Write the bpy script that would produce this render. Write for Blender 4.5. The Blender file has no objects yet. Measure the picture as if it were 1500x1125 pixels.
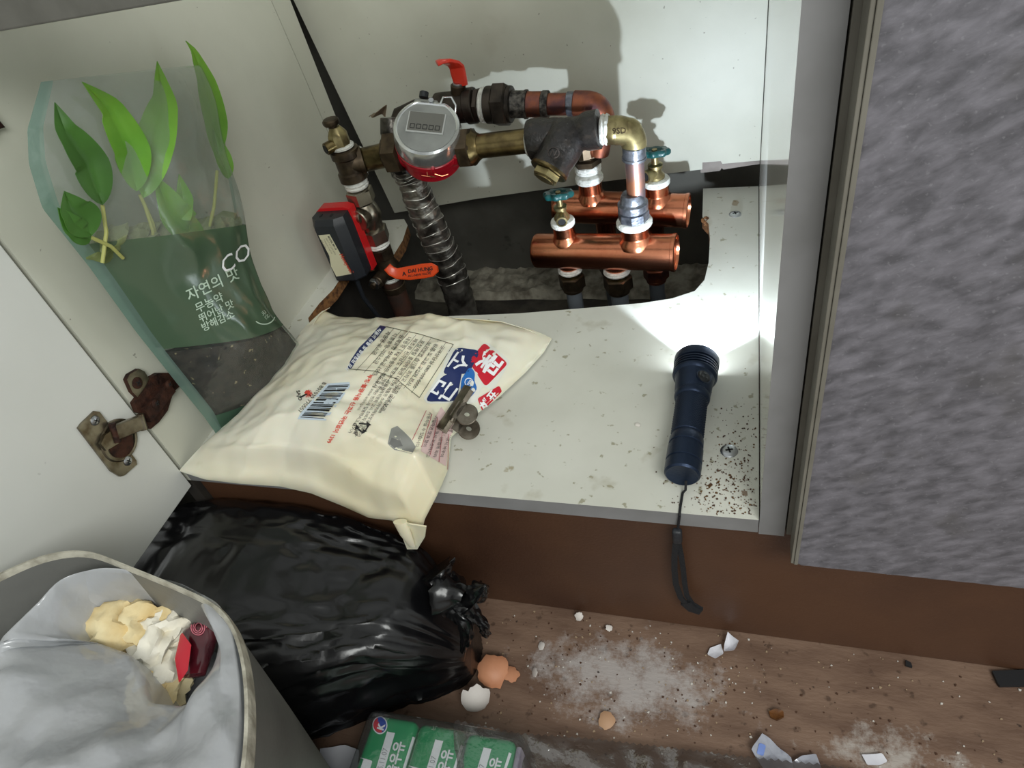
import bpy, bmesh, math, random
from mathutils import Vector, Matrix, noise
from mathutils.bvhtree import BVHTree
rnd = random.Random(7)
# ------------------------------------------------------------------ camera, world, lights, exposure
# local frame: origin = front right corner of the cabinet's bottom panel (top side), x right, y into the cabinet, z up, metres
FLOOR = -0.182            # floor height in that frame; the finished scene is lifted so that the floor is z = 0
SHIFT = Vector((0, 0, -FLOOR))
CAM = Vector((-0.02057, -0.31677, 0.43706))
FPX = 1013.15
ROT = Matrix(((0.95148672, 0.24256657, -0.18929999), (-0.03183922, 0.68954654, 0.72354118), (0.30603806, -0.68241266, 0.6638175)))
scene = bpy.context.scene
COL = scene.collection
cd = bpy.data.cameras.new('camera'); cam = bpy.data.objects.new('camera', cd); COL.objects.link(cam)
cd.sensor_width = 36; cd.lens = 36 * FPX / 1500; cd.clip_start = 0.02; cd.clip_end = 50
cam.matrix_world = Matrix.Translation(CAM + SHIFT) @ ROT.transposed().to_4x4()
scene.camera = cam
world = bpy.data.worlds.new('room_light'); scene.world = world; world.use_nodes = True
world.node_tree.nodes['Background'].inputs[0].default_value = (0.92, 0.96, 0.93, 1)
world.node_tree.nodes['Background'].inputs[1].default_value = 0.70
def area(name, loc, target, size, power, col):
    ld = bpy.data.lights.new(name, 'AREA'); ld.shape = 'RECTANGLE'; ld.size = size[0]; ld.size_y = size[1]; ld.energy = power; ld.color = col
    o = bpy.data.objects.new(name, ld); COL.objects.link(o); o.location = Vector(loc) + SHIFT
    o.rotation_euler = (Vector(target) - Vector(loc)).to_track_quat('-Z', 'Y').to_euler(); return o
area('ceiling_lamp', (0.62, -1.15, 1.30), (-0.35, 0.1, 0.05), (0.9, 0.6), 23, (0.98, 1.0, 0.97))
SPOT_W = 4.6
scene.view_settings.view_transform = 'Standard'; scene.view_settings.look = 'None'
scene.view_settings.exposure = -0.08; scene.view_settings.gamma = 1.0; scene.view_settings.use_curve_mapping = False

# ------------------------------------------------------------------ helpers
def ray(px, py):
    return (ROT.transposed() @ Vector(((px - 750) / FPX, -(py - 562.5) / FPX, -1)))
def at(px, py, **k):
    (a, v), = k.items(); i = 'xyz'.index(a); r = ray(px, py)
    return CAM + r * ((v - CAM[i]) / r[i])
def V(*a): return Vector(a)
def lin(h, k=1.0):
    h = h.lstrip('#'); out = []
    for i in (0, 2, 4):
        c = int(h[i:i+2], 16) / 255; c = c / 12.92 if c <= 0.04045 else ((c + 0.055) / 1.055) ** 2.4
        out.append(c * k)
    return (*out, 1)
MATS = {}
def mat(name, col, rough=0.5, metal=0.0, col2=None, nscale=20, ncontrast=(0.4, 0.65), bump=0.0, bscale=80, spec=0.5, alpha=None, coat=0.0, trans=0.0, rough2=None, subsurf=0, stretch=None):
    if name in MATS: return MATS[name]
    m = bpy.data.materials.new(name); m.use_nodes = True; nt = m.node_tree; p = nt.nodes['Principled BSDF']
    p.inputs['Base Color'].default_value = col if not isinstance(col, str) else lin(col)
    p.inputs['Roughness'].default_value = rough; p.inputs['Metallic'].default_value = metal
    p.inputs['Specular IOR Level'].default_value = spec; p.inputs['Coat Weight'].default_value = coat
    p.inputs['Transmission Weight'].default_value = trans
    tc = nt.nodes.new('ShaderNodeTexCoord'); src = tc.outputs['Object']
    if stretch:
        mp = nt.nodes.new('ShaderNodeMapping'); mp.inputs['Scale'].default_value = stretch; nt.links.new(src, mp.inputs[0]); src = mp.outputs[0]
    if col2 is not None:
        n = nt.nodes.new('ShaderNodeTexNoise'); n.inputs['Scale'].default_value = nscale; n.inputs['Detail'].default_value = 6; nt.links.new(src, n.inputs['Vector'])
        r = nt.nodes.new('ShaderNodeValToRGB'); r.color_ramp.elements[0].position = ncontrast[0]; r.color_ramp.elements[1].position = ncontrast[1]
        r.color_ramp.elements[0].color = p.inputs['Base Color'].default_value[:]; r.color_ramp.elements[1].color = col2 if not isinstance(col2, str) else lin(col2)
        nt.links.new(n.outputs['Fac'], r.inputs[0]); nt.links.new(r.outputs[0], p.inputs['Base Color'])
    if bump:
        n = nt.nodes.new('ShaderNodeTexNoise'); n.inputs['Scale'].default_value = bscale; n.inputs['Detail'].default_value = 5; nt.links.new(src, n.inputs['Vector'])
        b = nt.nodes.new('ShaderNodeBump'); b.inputs['Strength'].default_value = bump; b.inputs['Distance'].default_value = 0.002
        nt.links.new(n.outputs['Fac'], b.inputs['Height']); nt.links.new(b.outputs[0], p.inputs['Normal'])
    if alpha is not None: p.inputs['Alpha'].default_value = alpha
    MATS[name] = m; return m
def base_color_socket(m):
    p = m.node_tree.nodes['Principled BSDF']; s = p.inputs['Base Color']
    return p, s
def overlay(m, col, thresh, scale, soft=0.03, kind='noise', mask=None, strength=1.0, detail=4, stretch=None, rough=0.5):
    """mix a stain colour over the base colour: spots where a noise exceeds thresh, inside an optional mask (centre, radius)"""
    nt = m.node_tree; p, s = base_color_socket(m)
    tc = nt.nodes.new('ShaderNodeTexCoord'); src = tc.outputs['Object']
    if stretch:
        mp = nt.nodes.new('ShaderNodeMapping'); mp.inputs['Scale'].default_value = stretch; nt.links.new(src, mp.inputs[0]); src2 = mp.outputs[0]
    else: src2 = src
    n = nt.nodes.new('ShaderNodeTexNoise'); n.inputs['Scale'].default_value = scale; n.inputs['Detail'].default_value = detail; n.inputs['Roughness'].default_value = rough
    nt.links.new(src2, n.inputs['Vector'])
    val = n.outputs['Fac']
    if mask:
        ctr, rad, gain = mask
        sub = nt.nodes.new('ShaderNodeVectorMath'); sub.operation = 'SUBTRACT'; sub.inputs[1].default_value = ctr; nt.links.new(src, sub.inputs[0])
        dv = nt.nodes.new('ShaderNodeVectorMath'); dv.operation = 'DIVIDE'; dv.inputs[1].default_value = rad; nt.links.new(sub.outputs[0], dv.inputs[0])
        ln = nt.nodes.new('ShaderNodeVectorMath'); ln.operation = 'LENGTH'; nt.links.new(dv.outputs[0], ln.inputs[0])
        mr = nt.nodes.new('ShaderNodeMapRange'); mr.inputs['From Min'].default_value = 0; mr.inputs['From Max'].default_value = 1
        mr.inputs['To Min'].default_value = gain; mr.inputs['To Max'].default_value = -0.3; nt.links.new(ln.outputs['Value'], mr.inputs['Value'])
        ad = nt.nodes.new('ShaderNodeMath'); ad.operation = 'ADD'; nt.links.new(val, ad.inputs[0]); nt.links.new(mr.outputs[0], ad.inputs[1]); val = ad.outputs[0]
    r = nt.nodes.new('ShaderNodeMapRange'); r.inputs['From Min'].default_value = thresh; r.inputs['From Max'].default_value = thresh + soft; r.inputs['To Max'].default_value = strength
    nt.links.new(val, r.inputs['Value'])
    mx = nt.nodes.new('ShaderNodeMix'); mx.data_type = 'RGBA'; nt.links.new(r.outputs[0], mx.inputs['Factor'])
    if s.is_linked: nt.links.new(s.links[0].from_socket, mx.inputs[6])
    else: mx.inputs[6].default_value = s.default_value[:]
    mx.inputs[7].default_value = col if not isinstance(col, str) else lin(col)
    nt.links.new(mx.outputs[2], s); return m
def film(name, tint, opacity, rough=0.15, body='#ffffff', gloss=0.25, bump=0.3, bscale=30):
    """thin plastic film: transparent tint mixed with a diffuse body and a glossy coat"""
    m = bpy.data.materials.new(name); m.use_nodes = True; nt = m.node_tree; nt.nodes.clear()
    out = nt.nodes.new('ShaderNodeOutputMaterial')
    tr = nt.nodes.new('ShaderNodeBsdfTransparent'); tr.inputs[0].default_value = lin(tint)
    df = nt.nodes.new('ShaderNodeBsdfDiffuse'); df.inputs[0].default_value = lin(body)
    gl = nt.nodes.new('ShaderNodeBsdfGlossy'); gl.inputs['Roughness'].default_value = rough
    tl = nt.nodes.new('ShaderNodeBsdfTranslucent'); tl.inputs[0].default_value = lin(body)
    mt = nt.nodes.new('ShaderNodeMixShader'); mt.inputs[0].default_value = 0.35; nt.links.new(df.outputs[0], mt.inputs[1]); nt.links.new(tl.outputs[0], mt.inputs[2])
    m1 = nt.nodes.new('ShaderNodeMixShader'); m1.inputs[0].default_value = opacity; nt.links.new(tr.outputs[0], m1.inputs[1]); nt.links.new(mt.outputs[0], m1.inputs[2])
    fr = nt.nodes.new('ShaderNodeLayerWeight'); fr.inputs['Blend'].default_value = 0.5
    pw = nt.nodes.new('ShaderNodeMath'); pw.operation = 'POWER'; pw.inputs[1].default_value = 4.0; nt.links.new(fr.outputs['Facing'], pw.inputs[0])
    mu = nt.nodes.new('ShaderNodeMath'); mu.operation = 'MULTIPLY_ADD'; mu.inputs[1].default_value = 0.45; mu.inputs[2].default_value = gloss * 0.18; nt.links.new(pw.outputs[0], mu.inputs[0])
    m2 = nt.nodes.new('ShaderNodeMixShader'); nt.links.new(mu.outputs[0], m2.inputs[0]); nt.links.new(m1.outputs[0], m2.inputs[1]); nt.links.new(gl.outputs[0], m2.inputs[2])
    nt.links.new(m2.outputs[0], out.inputs[0])
    tc = nt.nodes.new('ShaderNodeTexCoord'); n = nt.nodes.new('ShaderNodeTexNoise'); n.inputs['Scale'].default_value = bscale; n.inputs['Detail'].default_value = 4
    nt.links.new(tc.outputs['Object'], n.inputs['Vector']); b = nt.nodes.new('ShaderNodeBump'); b.inputs['Strength'].default_value = bump; b.inputs['Distance'].default_value = 0.004
    nt.links.new(n.outputs['Fac'], b.inputs['Height'])
    for s in (df, gl): nt.links.new(b.outputs[0], s.inputs['Normal'])
    return m

def frame_axes(d, up=None):
    d = d.normalized(); up = up or (V(0, 0, 1) if abs(d.z) < 0.95 else V(0, 1, 0))
    a = d.cross(up).normalized(); return a, a.cross(d).normalized()
class B:
    def __init__(s): s.bm = bmesh.new(); s.mats = []
    def mi(s, m):
        if m not in s.mats: s.mats.append(m)
        return s.mats.index(m)
    def face(s, vs, m):
        try: f = s.bm.faces.new(vs); f.material_index = s.mi(m); f.smooth = True; return f
        except ValueError: return None
    def rings(s, rings, m, cap=True, closed=True):
        R = [[s.bm.verts.new(p) for p in r] for r in rings]
        for a, b in zip(R, R[1:]):
            n = len(a)
            for i in range(n if closed else n - 1): s.face((a[i], a[(i+1) % n], b[(i+1) % n], b[i]), m)
        if cap:
            s.face(list(reversed(R[0])), m); s.face(R[-1], m)
        return R
    def tube(s, pts, rad, m, seg=16, cap=True, flat=None):
        pts = [Vector(p) for p in pts]; n = len(pts); rad = rad if isinstance(rad, (list, tuple)) else [rad] * n
        a = None; out = []
        for i, p in enumerate(pts):
            d = (pts[min(i+1, n-1)] - pts[max(i-1, 0)]).normalized()
            if a is None: a, b = frame_axes(d)
            else:
                a = (a - d * a.dot(d)).normalized(); b = a.cross(d)
            k = flat or 1.0
            out.append([p + (a * math.cos(t) + b * math.sin(t) * k) * rad[i] for t in [2*math.pi*j/seg for j in range(seg)]])
        s.rings(out, m, cap); return s
    def lathe(s, o, axis, prof, m, seg=24, up=None, phase=0, sx=1.0):
        o = Vector(o); d = Vector(axis).normalized(); a, b = frame_axes(d, up)
        out = [[o + d * h + (a * math.cos(t) * sx + b * math.sin(t)) * max(r, 1e-5) for t in [phase + 2*math.pi*j/seg for j in range(seg)]] for r, h in prof]
        s.rings(out, m, True); return s
    def cyl(s, p0, p1, r, m, seg=20, r1=None, ch=0.0):
        p0 = Vector(p0); p1 = Vector(p1); L = (p1 - p0).length; r1 = r if r1 is None else r1; c = ch or min(r, L) * 0.08
        return s.lathe(p0, p1 - p0, [(r - c, 0), (r, c), (r1, L - c), (r1 - c, L)], m, seg)
    def hexa(s, p0, p1, r, m, up=None, phase=0):
        p0 = Vector(p0); p1 = Vector(p1); L = (p1 - p0).length; c = r * 0.12
        return s.lathe(p0, p1 - p0, [(r - c, 0), (r, c * 0.7), (r, L - c * 0.7), (r - c, L)], m, 6, up, phase)
    def box(s, c, sz, m, rot=None, bev=0.0, seg=2):
        bm2 = bmesh.new(); bmesh.ops.create_cube(bm2, size=1)
        for v in bm2.verts: v.co = Vector((v.co.x * sz[0], v.co.y * sz[1], v.co.z * sz[2]))
        if bev: bmesh.ops.bevel(bm2, geom=list(bm2.edges), offset=bev, segments=seg, affect='EDGES', profile=0.5)
        R = rot or Matrix.Identity(3); vm = {}
        for v in bm2.verts: vm[v] = s.bm.verts.new(R @ v.co + Vector(c))
        for f in bm2.faces:
            nf = s.face([vm[v] for v in f.verts], m)
            if nf and bev < 0.0012: nf.smooth = False
        bm2.free(); return s
    def bx(s, x0, x1, y0, y1, z0, z1, m, bev=0.0):
        return s.box(((x0+x1)/2, (y0+y1)/2, (z0+z1)/2), (abs(x1-x0), abs(y1-y0), abs(z1-z0)), m, None, bev)
    def prism(s, pts, d, m, mside=None):
        """closed polygon of 3-D points extruded by the vector d"""
        a = [s.bm.verts.new(p) for p in pts]; b = [s.bm.verts.new(Vector(p) + Vector(d)) for p in pts]; n = len(a)
        s.face(list(reversed(a)), m); s.face(b, m)
        for i in range(n):
            mm = mside(Vector(pts[i]), Vector(pts[(i+1) % n])) if callable(mside) else (mside or m)
            s.face((a[i], a[(i+1) % n], b[(i+1) % n], b[i]), mm)
        return s
    def blob(s, c, r, m, sub=3, amp=0.2, fr=1.0, seed=0, rot=None, pw=1.0):
        bm2 = bmesh.new(); bmesh.ops.create_icosphere(bm2, subdivisions=sub, radius=1); vm = {}
        for v in bm2.verts:
            p = v.co.copy(); k = 1 + amp * noise.noise(p * fr + V(seed, seed * 1.7, 0)) + amp * 0.5 * noise.noise(p * fr * 2.7 + V(0, seed, 3))
            p = Vector([math.copysign(abs(q) ** pw, q) for q in p]) * k; p = V(p.x * r[0], p.y * r[1], p.z * r[2])
            if rot: p = rot @ p
            vm[v] = s.bm.verts.new(p + Vector(c))
        for f in bm2.faces: s.face([vm[v] for v in f.verts], m)
        bm2.free(); return s
    def torus(s, c, axis, R, r, m, seg=28, rs=8):
        a, b = frame_axes(Vector(axis)); ax = Vector(axis).normalized(); ring = []
        for i in range(seg + 1):
            t = 2*math.pi*i/seg; d = a*math.cos(t) + b*math.sin(t)
            ring.append([Vector(c) + d * (R + r*math.cos(q)) + ax * r*math.sin(q) for q in [2*math.pi*j/rs for j in range(rs)]])
        s.rings(ring, m, False); return s
    def grid(s, fn, nu, nv, m, closed_u=False):
        G = [[s.bm.verts.new(fn(i/(nu-1) if not closed_u else i/nu, j/(nv-1))) for i in range(nu)] for j in range(nv)]
        for j in range(nv-1):
            for i in range(nu if closed_u else nu-1):
                i2 = (i+1) % nu; mm = m(i/(nu-1), (j+.5)/(nv-1)) if callable(m) else m
                s.face((G[j][i], G[j][i2], G[j+1][i2], G[j+1][i]), mm)
        return G
    def solid(s, th, mrim=None):
        """give an open sheet a real thickness"""
        bmesh.ops.recalc_face_normals(s.bm, faces=s.bm.faces[:])
        bmesh.ops.solidify(s.bm, geom=s.bm.faces[:], thickness=th); return s
def obj(name, b, parent=None, sharp=38, recalc=True, weld=False):
    bm = b.bm
    if weld: bmesh.ops.remove_doubles(bm, verts=bm.verts[:], dist=1e-5)
    if recalc: bmesh.ops.recalc_face_normals(bm, faces=bm.faces[:])
    lim = math.radians(sharp)
    for e in bm.edges:
        if len(e.link_faces) == 2 and e.calc_face_angle(0) > lim: e.smooth = False
    me = bpy.data.meshes.new(name); bm.to_mesh(me); bm.free()
    for m in b.mats: me.materials.append(m)
    o = bpy.data.objects.new(name, me); COL.objects.link(o); o.parent = parent; return o
def empty(name): o = bpy.data.objects.new(name, None); COL.objects.link(o); o.empty_display_size = 0.02; return o
def tag(o, label=None, cat=None, group=None, kind=None):
    if label: o['label'] = label
    if cat: o['category'] = cat
    if group: o['group'] = group
    if kind: o['kind'] = kind
    return o
def thing(name, label, cat, group=None): return tag(empty(name), label, cat, group)
def tree(o):
    out = [o]
    for c in o.children: out += tree(c)
    return out
ROOTS_FIXED = {}
def bvh_of(objs):
    vs = []; fs = []
    for o in objs:
        if o.type != 'MESH': continue
        k = len(vs); vs += [v.co.copy() for v in o.data.vertices]; fs += [[k + i for i in p.vertices] for p in o.data.polygons]
    return BVHTree.FromPolygons(vs, fs)
def hit(bvh, px, py, lift=0.0004):
    r = ray(px, py).normalized(); loc, nrm, i, d = bvh.ray_cast(CAM, r)
    if loc is None: return None
    if nrm.dot(r) > 0: nrm = -nrm
    return loc + nrm * lift
TEXTS = {}; FONTO = {}
def text_mesh(body, bold=0.0):
    k = (body, bold)
    if k not in TEXTS:
        if 'o' not in FONTO:
            c = bpy.data.curves.new('lettering', 'FONT'); FONTO['o'] = bpy.data.objects.new('lettering', c); COL.objects.link(FONTO['o'])
        o = FONTO['o']; c = o.data; c.body = body; c.resolution_u = 2; c.offset = bold
        me = bpy.data.meshes.new_from_object(o)
        vs = [(v.co.x, v.co.y) for v in me.vertices]; fs = [tuple(p.vertices) for p in me.polygons]
        bpy.data.meshes.remove(me)
        TEXTS[k] = (vs, fs)
    return TEXTS[k]
class Print:
    """flat print laid on a surface: shapes are laid out on the surface seen by the bvh"""
    def __init__(s, bvh): s.bvh = bvh; s.b = B()
    def _add(s, pts, faces, m, lift):
        ps = [hit(s.bvh, x, y, lift) for x, y in pts]
        vv = {}
        for f in faces:
            if any(ps[i] is None for i in f): continue
            q = [ps[i] for i in f]
            if max((a - q[0]).length for a in q) > 0.05: continue
            for i in f:
                if i not in vv: vv[i] = s.b.bm.verts.new(ps[i])
            s.b.face([vv[i] for i in f], m)
    def poly(s, pts, m, lift=0.0003, cuts=4):
        bm = bmesh.new(); vs = [bm.verts.new((x, y, 0)) for x, y in pts]; bm.faces.new(vs)
        if cuts:
            bmesh.ops.triangulate(bm, faces=bm.faces[:]); bmesh.ops.subdivide_edges(bm, edges=bm.edges[:], cuts=cuts, use_grid_fill=True)
            bmesh.ops.triangulate(bm, faces=bm.faces[:])
        bm.verts.index_update()
        s._add([(v.co.x, v.co.y) for v in bm.verts], [[v.index for v in f.verts] for f in bm.faces], m, lift); bm.free()
    def rrect(s, pts, r, m, lift=0.0003, cuts=3):
        out = []; n = len(pts)
        for i in range(n):
            p = Vector(pts[i]); a = (Vector(pts[i-1]) - p); c = (Vector(pts[(i+1) % n]) - p); ra = min(r, a.length*.45); rc = min(r, c.length*.45)
            p0 = p + a.normalized()*ra; p1 = p + c.normalized()*rc
            for t in (0, .33, .67, 1): out.append(tuple(p0*(1-t)**2 + p*2*t*(1-t) + p1*t*t))
        s.poly(out, m, lift, cuts)
    def line(s, p, q, w, m, lift=0.0003, n=6):
        p = Vector(p); q = Vector(q); d = (q-p); k = Vector((-d.y, d.x)).normalized()*w/2
        pts = []; fs = []
        for i in range(n+1):
            c = p + d*i/n; pts += [tuple(c+k), tuple(c-k)]
        for i in range(n): fs.append([2*i, 2*i+1, 2*i+3, 2*i+2])
        s._add(pts, fs, m, lift)
    def text(s, body, org, direc, size, m, up=None, bold=0.0, lift=0.0005, center=False, squash=1.0):
        vs, fs = text_mesh(body, bold)
        d = Vector(direc).normalized(); u = Vector(up).normalized() if up else Vector((d.y, -d.x))
        if not vs: return
        x0 = (max(v[0] for v in vs) + min(v[0] for v in vs))/2 if center else 0; y0 = (max(v[1] for v in vs) + min(v[1] for v in vs))/2 if center else 0
        pts = [tuple(Vector(org) + d*(x-x0)*size*squash + u*(y-y0)*size) for x, y in vs]
        s._add(pts, fs, m, lift)
    def obj(s, name, parent): return obj(name, s.b, parent, recalc=False)
def finish():
    """put every top-level object's origin at its own base and lift the scene so that the floor is z = 0"""
    if 'o' in FONTO:
        c = FONTO['o'].data; bpy.data.objects.remove(FONTO['o']); bpy.data.curves.remove(c)
    for o in [o for o in COL.objects if o.parent is None and o.type in ('MESH', 'EMPTY')]:
        t = tree(o); co = [v.co for q in t if q.type == 'MESH' for v in q.data.vertices]
        if not co: continue
        if o.name in ROOTS_FIXED: base = ROOTS_FIXED[o.name]
        else: base = Vector(((min(c.x for c in co)+max(c.x for c in co))/2, (min(c.y for c in co)+max(c.y for c in co))/2, min(c.z for c in co)))
        done = set()
        for q in t:
            if q.type == 'MESH' and q.data.name not in done: q.data.transform(Matrix.Translation(-base)); done.add(q.data.name)
            if q.type == 'LIGHT': q.location -= base
        o.location = base + SHIFT
# ------------------------------------------------------------------ materials of the setting and the cabinet
W = 0.517; D = 0.49
white = mat('white laminate', '#d2d1c8', 0.38, col2='#c9c9bf', nscale=9)
gloss_w = mat('glossy white laminate', '#cfcec8', 0.09, col2='#c9c8c2', nscale=9)
shelfm = mat('dirty white laminate', '#d0d0c6', 0.4, col2='#c3c3b8', nscale=8)
overlay(shelfm, '#8e8a70', 0.66, 130, 0.05, strength=0.8)
overlay(shelfm, '#9a9279', 0.64, 26, 0.1, strength=0.45)
overlay(shelfm, '#5c3f22', 0.80, 260, 0.04, mask=((-0.03, 0.03, 0.17), (0.085, 0.11, 0.5), 0.26), detail=2)
overlay(shelfm, '#6b4a2a', 0.80, 150, 0.06, mask=((-0.008, 0.02, 0.17), (0.03, 0.06, 0.5), 0.30), strength=0.8)
overlay(shelfm, '#8c6f3f', 0.78, 60, 0.1, mask=((-0.026, 0.45, 0.17), (0.014, 0.026, 0.5), 0.45), strength=0.6)
overlay(shelfm, '#8c7f58', 0.78, 90, 0.06, mask=((-0.205, 0.028, 0.17), (0.03, 0.03, 0.5), 0.26), strength=0.7)
overlay(shelfm, '#58503c', 0.80, 140, 0.08, mask=((-0.5, 0.03, 0.17), (0.05, 0.06, 0.5), 0.33), strength=0.85)
panelm = mat('grubby back board', '#c9c9bb', 0.45, col2='#b9b9aa', nscale=6)
overlay(panelm, '#6f6a5c', 0.71, 200, 0.03, strength=0.7, detail=2)
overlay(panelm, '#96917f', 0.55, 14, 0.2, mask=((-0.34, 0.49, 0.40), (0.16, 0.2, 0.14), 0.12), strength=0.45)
sidem = mat('side laminate', '#cbcbbd', 0.42, col2='#c0c0b2', nscale=7)
overlay(sidem, '#5f5a4e', 0.76, 150, 0.03, strength=0.7, detail=2)
doorm = mat('white door lining', '#d6d7d2', 0.35, col2='#cfd0ca', nscale=5)
overlay(doorm, '#6a6a68', 0.74, 60, 0.04, strength=0.6, detail=2)
particle = mat('raw particle board', '#8a5f35', 0.9, col2='#4f3018', nscale=180, bump=0.8, bscale=220)
brown = mat('brown kick board', '#523726', 0.45, col2='#432c20', nscale=7, bump=0.15, bscale=400)
overlay(brown, '#35221a', 0.62, 3.5, 0.12, strength=0.35)
greyedge = mat('grey front edging', '#868687', 0.45, col2='#7a7a7a', nscale=20)
overlay(greyedge, '#4b453b', 0.72, 60, 0.05, strength=0.6)
railm = mat('grey front rail', '#5d5c56', 0.6, col2='#54534d', nscale=60)
concrete = mat('dark rough wall', '#6a6860', 0.9, col2='#504e47', nscale=9, bump=0.5, bscale=50)
overlay(concrete, '#2a2823', 0.66, 22, 0.06, strength=0.7)
slab = mat('dirty concrete', '#4f4a40', 0.95, col2='#2b2722', nscale=25, bump=0.9, bscale=90)
mortar = mat('crumbly mortar', '#a39e8e', 0.95, col2='#6b6558', nscale=50, bump=1.0, bscale=140)
floorm = mat('brown sheet floor', '#7d6453', 0.6, col2='#664e3f', nscale=14, bump=0.25, bscale=120, stretch=(1, 3, 1))
overlay(floorm, '#3f2c1f', 0.62, 90, 0.08, strength=0.7)
overlay(floorm, '#b3adaa', 0.60, 26, 0.16, mask=((-0.10, -0.052, 0), (0.25, 0.105, 0.5), 0.33), strength=0.8, detail=14, rough=0.78)
overlay(floorm, '#b9b3ac', 0.60, 32, 0.14, mask=((0.11, -0.08, 0), (0.16, 0.07, 0.5), 0.25), strength=0.7, detail=14, rough=0.75)
overlay(floorm, '#2a1c14', 0.70, 110, 0.04, strength=0.85, detail=3)
# grey textured door face
greydoor = mat('embossed grey door face', '#77767b', 0.5)
nt = greydoor.node_tree; pb, sk = base_color_socket(greydoor)
tc = nt.nodes.new('ShaderNodeTexCoord'); mp = nt.nodes.new('ShaderNodeMapping'); mp.vector_type = 'TEXTURE'; mp.inputs['Rotation'].default_value = (0, math.radians(-30), 0); mp.inputs['Scale'].default_value = (1/66, 1/70, 1/140)
n1 = nt.nodes.new('ShaderNodeTexNoise'); n1.inputs['Scale'].default_value = 1.0; n1.inputs['Detail'].default_value = 7; n1.inputs['Roughness'].default_value = 0.55; n1.inputs['Distortion'].default_value = 0.25
nt.links.new(tc.outputs['Object'], mp.inputs[0]); nt.links.new(mp.outputs[0], n1.inputs['Vector'])
rr = nt.nodes.new('ShaderNodeValToRGB'); rr.color_ramp.elements[0].position = 0.34; rr.color_ramp.elements[0].color = lin('#535257'); rr.color_ramp.elements[1].position = 0.66; rr.color_ramp.elements[1].color = lin('#77757c')
nt.links.new(n1.outputs['Fac'], rr.inputs[0]); nt.links.new(rr.outputs[0], sk)
bp = nt.nodes.new('ShaderNodeBump'); bp.inputs['Strength'].default_value = 0.35; bp.inputs['Distance'].default_value = 0.0015; nt.links.new(n1.outputs['Fac'], bp.inputs['Height']); nt.links.new(bp.outputs[0], pb.inputs['Normal'])
overlay(greydoor, '#504e4d', 0.60, 30, 0.12, strength=0.45)
overlay(greydoor, '#96959a', 0.62, 420, 0.1, strength=0.25, detail=2)
overlay(greydoor, '#a9a8ac', 0.79, 110, 0.03, strength=0.7, detail=2)
chrome = mat('zinc screw', '#b9bcc0', 0.3, 1.0); darkrec = mat('dark recess', '#1b1b1b', 0.8)
ROOTS_FIXED['floor'] = Vector((0, 0, FLOOR))
# ------------------------------------------------------------------ the setting
b = B(); b.bx(-1.4, 1.2, -1.6, 0.024, FLOOR - 0.05, FLOOR, floorm); tag(obj('floor', b), 'brown sheet floor dusted with white powder before the cabinets', kind='structure')
b = B(); b.bx(-1.4, 1.2, 0.0242, 0.62, FLOOR - 0.05, FLOOR - 0.0005, slab); tag(obj('floor', b), 'dark dirty concrete floor behind the kick board', kind='structure')
b = B(); b.bx(-1.4, 1.2, 0.575, 0.62, FLOOR, 1.0, concrete); tag(obj('wall_back', b), 'dark grey rough wall behind the cabinet', kind='structure')
b = B()
def ridge(u, v):
    x = -0.52 + 0.54*u; y = 0.505 + 0.07*v
    return V(x, y - 0.012*noise.noise(V(x*14, 0, 1)) * (1-v), FLOOR + 0.001 + (0.012 + 0.006*noise.noise(V(x*40, y*40, 0)) + 0.004*noise.noise(V(x*120, y*120, 5))) * (1 if 0 < v < 1 else (0.0 if v == 0 else 1)))
b.grid(ridge, 160, 12, mortar); tag(obj('trim_1', b), 'rough mortar ridge along the foot of the back wall', kind='structure')
b = B(); b.bx(-0.62, -0.60, -0.0, 0.575, FLOOR, 0.62, concrete); tag(obj('gap_blocker_left', b), 'added dark wall that keeps the gap behind the left side panel black', kind='structure')  # added wall, keeps light out of the gap beside the back board
# ------------------------------------------------------------------ sink cabinet
cab = thing('sink_cabinet', 'open white sink base cabinet with cut-out bottom panel around the pipes', 'cabinet'); ROOTS_FIXED['sink_cabinet'] = Vector((0, 0, FLOOR))
TH = 0.0152
# bottom panel with the sawn opening
cut = [at(1030, 276, z=0), at(1029, 318, z=0), at(1038, 328, z=0), at(1040, 350, z=0), at(1038, 385, z=0), at(1032, 410, z=0), at(1018, 426, z=0), at(985, 437, z=0), at(940, 444, z=0), at(860, 451, z=0), at(760, 459, z=0), at(660, 463, z=0), at(575, 470, z=0), at(500, 480, z=0), at(455, 484, z=0)]
lcut = [V(-0.4985, 0.232, 0), V(-0.4975, 0.26, 0), at(488, 424, z=0), V(-0.493, 0.33, 0), V(-0.475, 0.345, 0), at(577, 373, z=0), at(590, 352, z=0), at(597, 330, z=0), at(592, 321, z=0), at(545, 324, z=0)]
out = [V(-W, 0, 0), V(-0.0006, 0, 0), V(-0.0006, 0.4885, 0)] + cut + lcut + [V(-W, 0.448, 0)]
def sidemat(p, q):
    if abs(p.y) < 1e-4 and abs(q.y) < 1e-4: return greyedge
    return particle
bb = B(); bb.prism(out, (0, 0, -TH), shelfm, sidemat)
bottom = obj('bottom_panel', bb, cab, sharp=20)
# chipped chipboard at the tongue
bb = B(); bb.blob(at(1033, 324, z=-0.003), (0.004, 0.006, 0.004), particle, 3, 0.6, 2, 3); obj('broken_edge', bb, cab)
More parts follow.
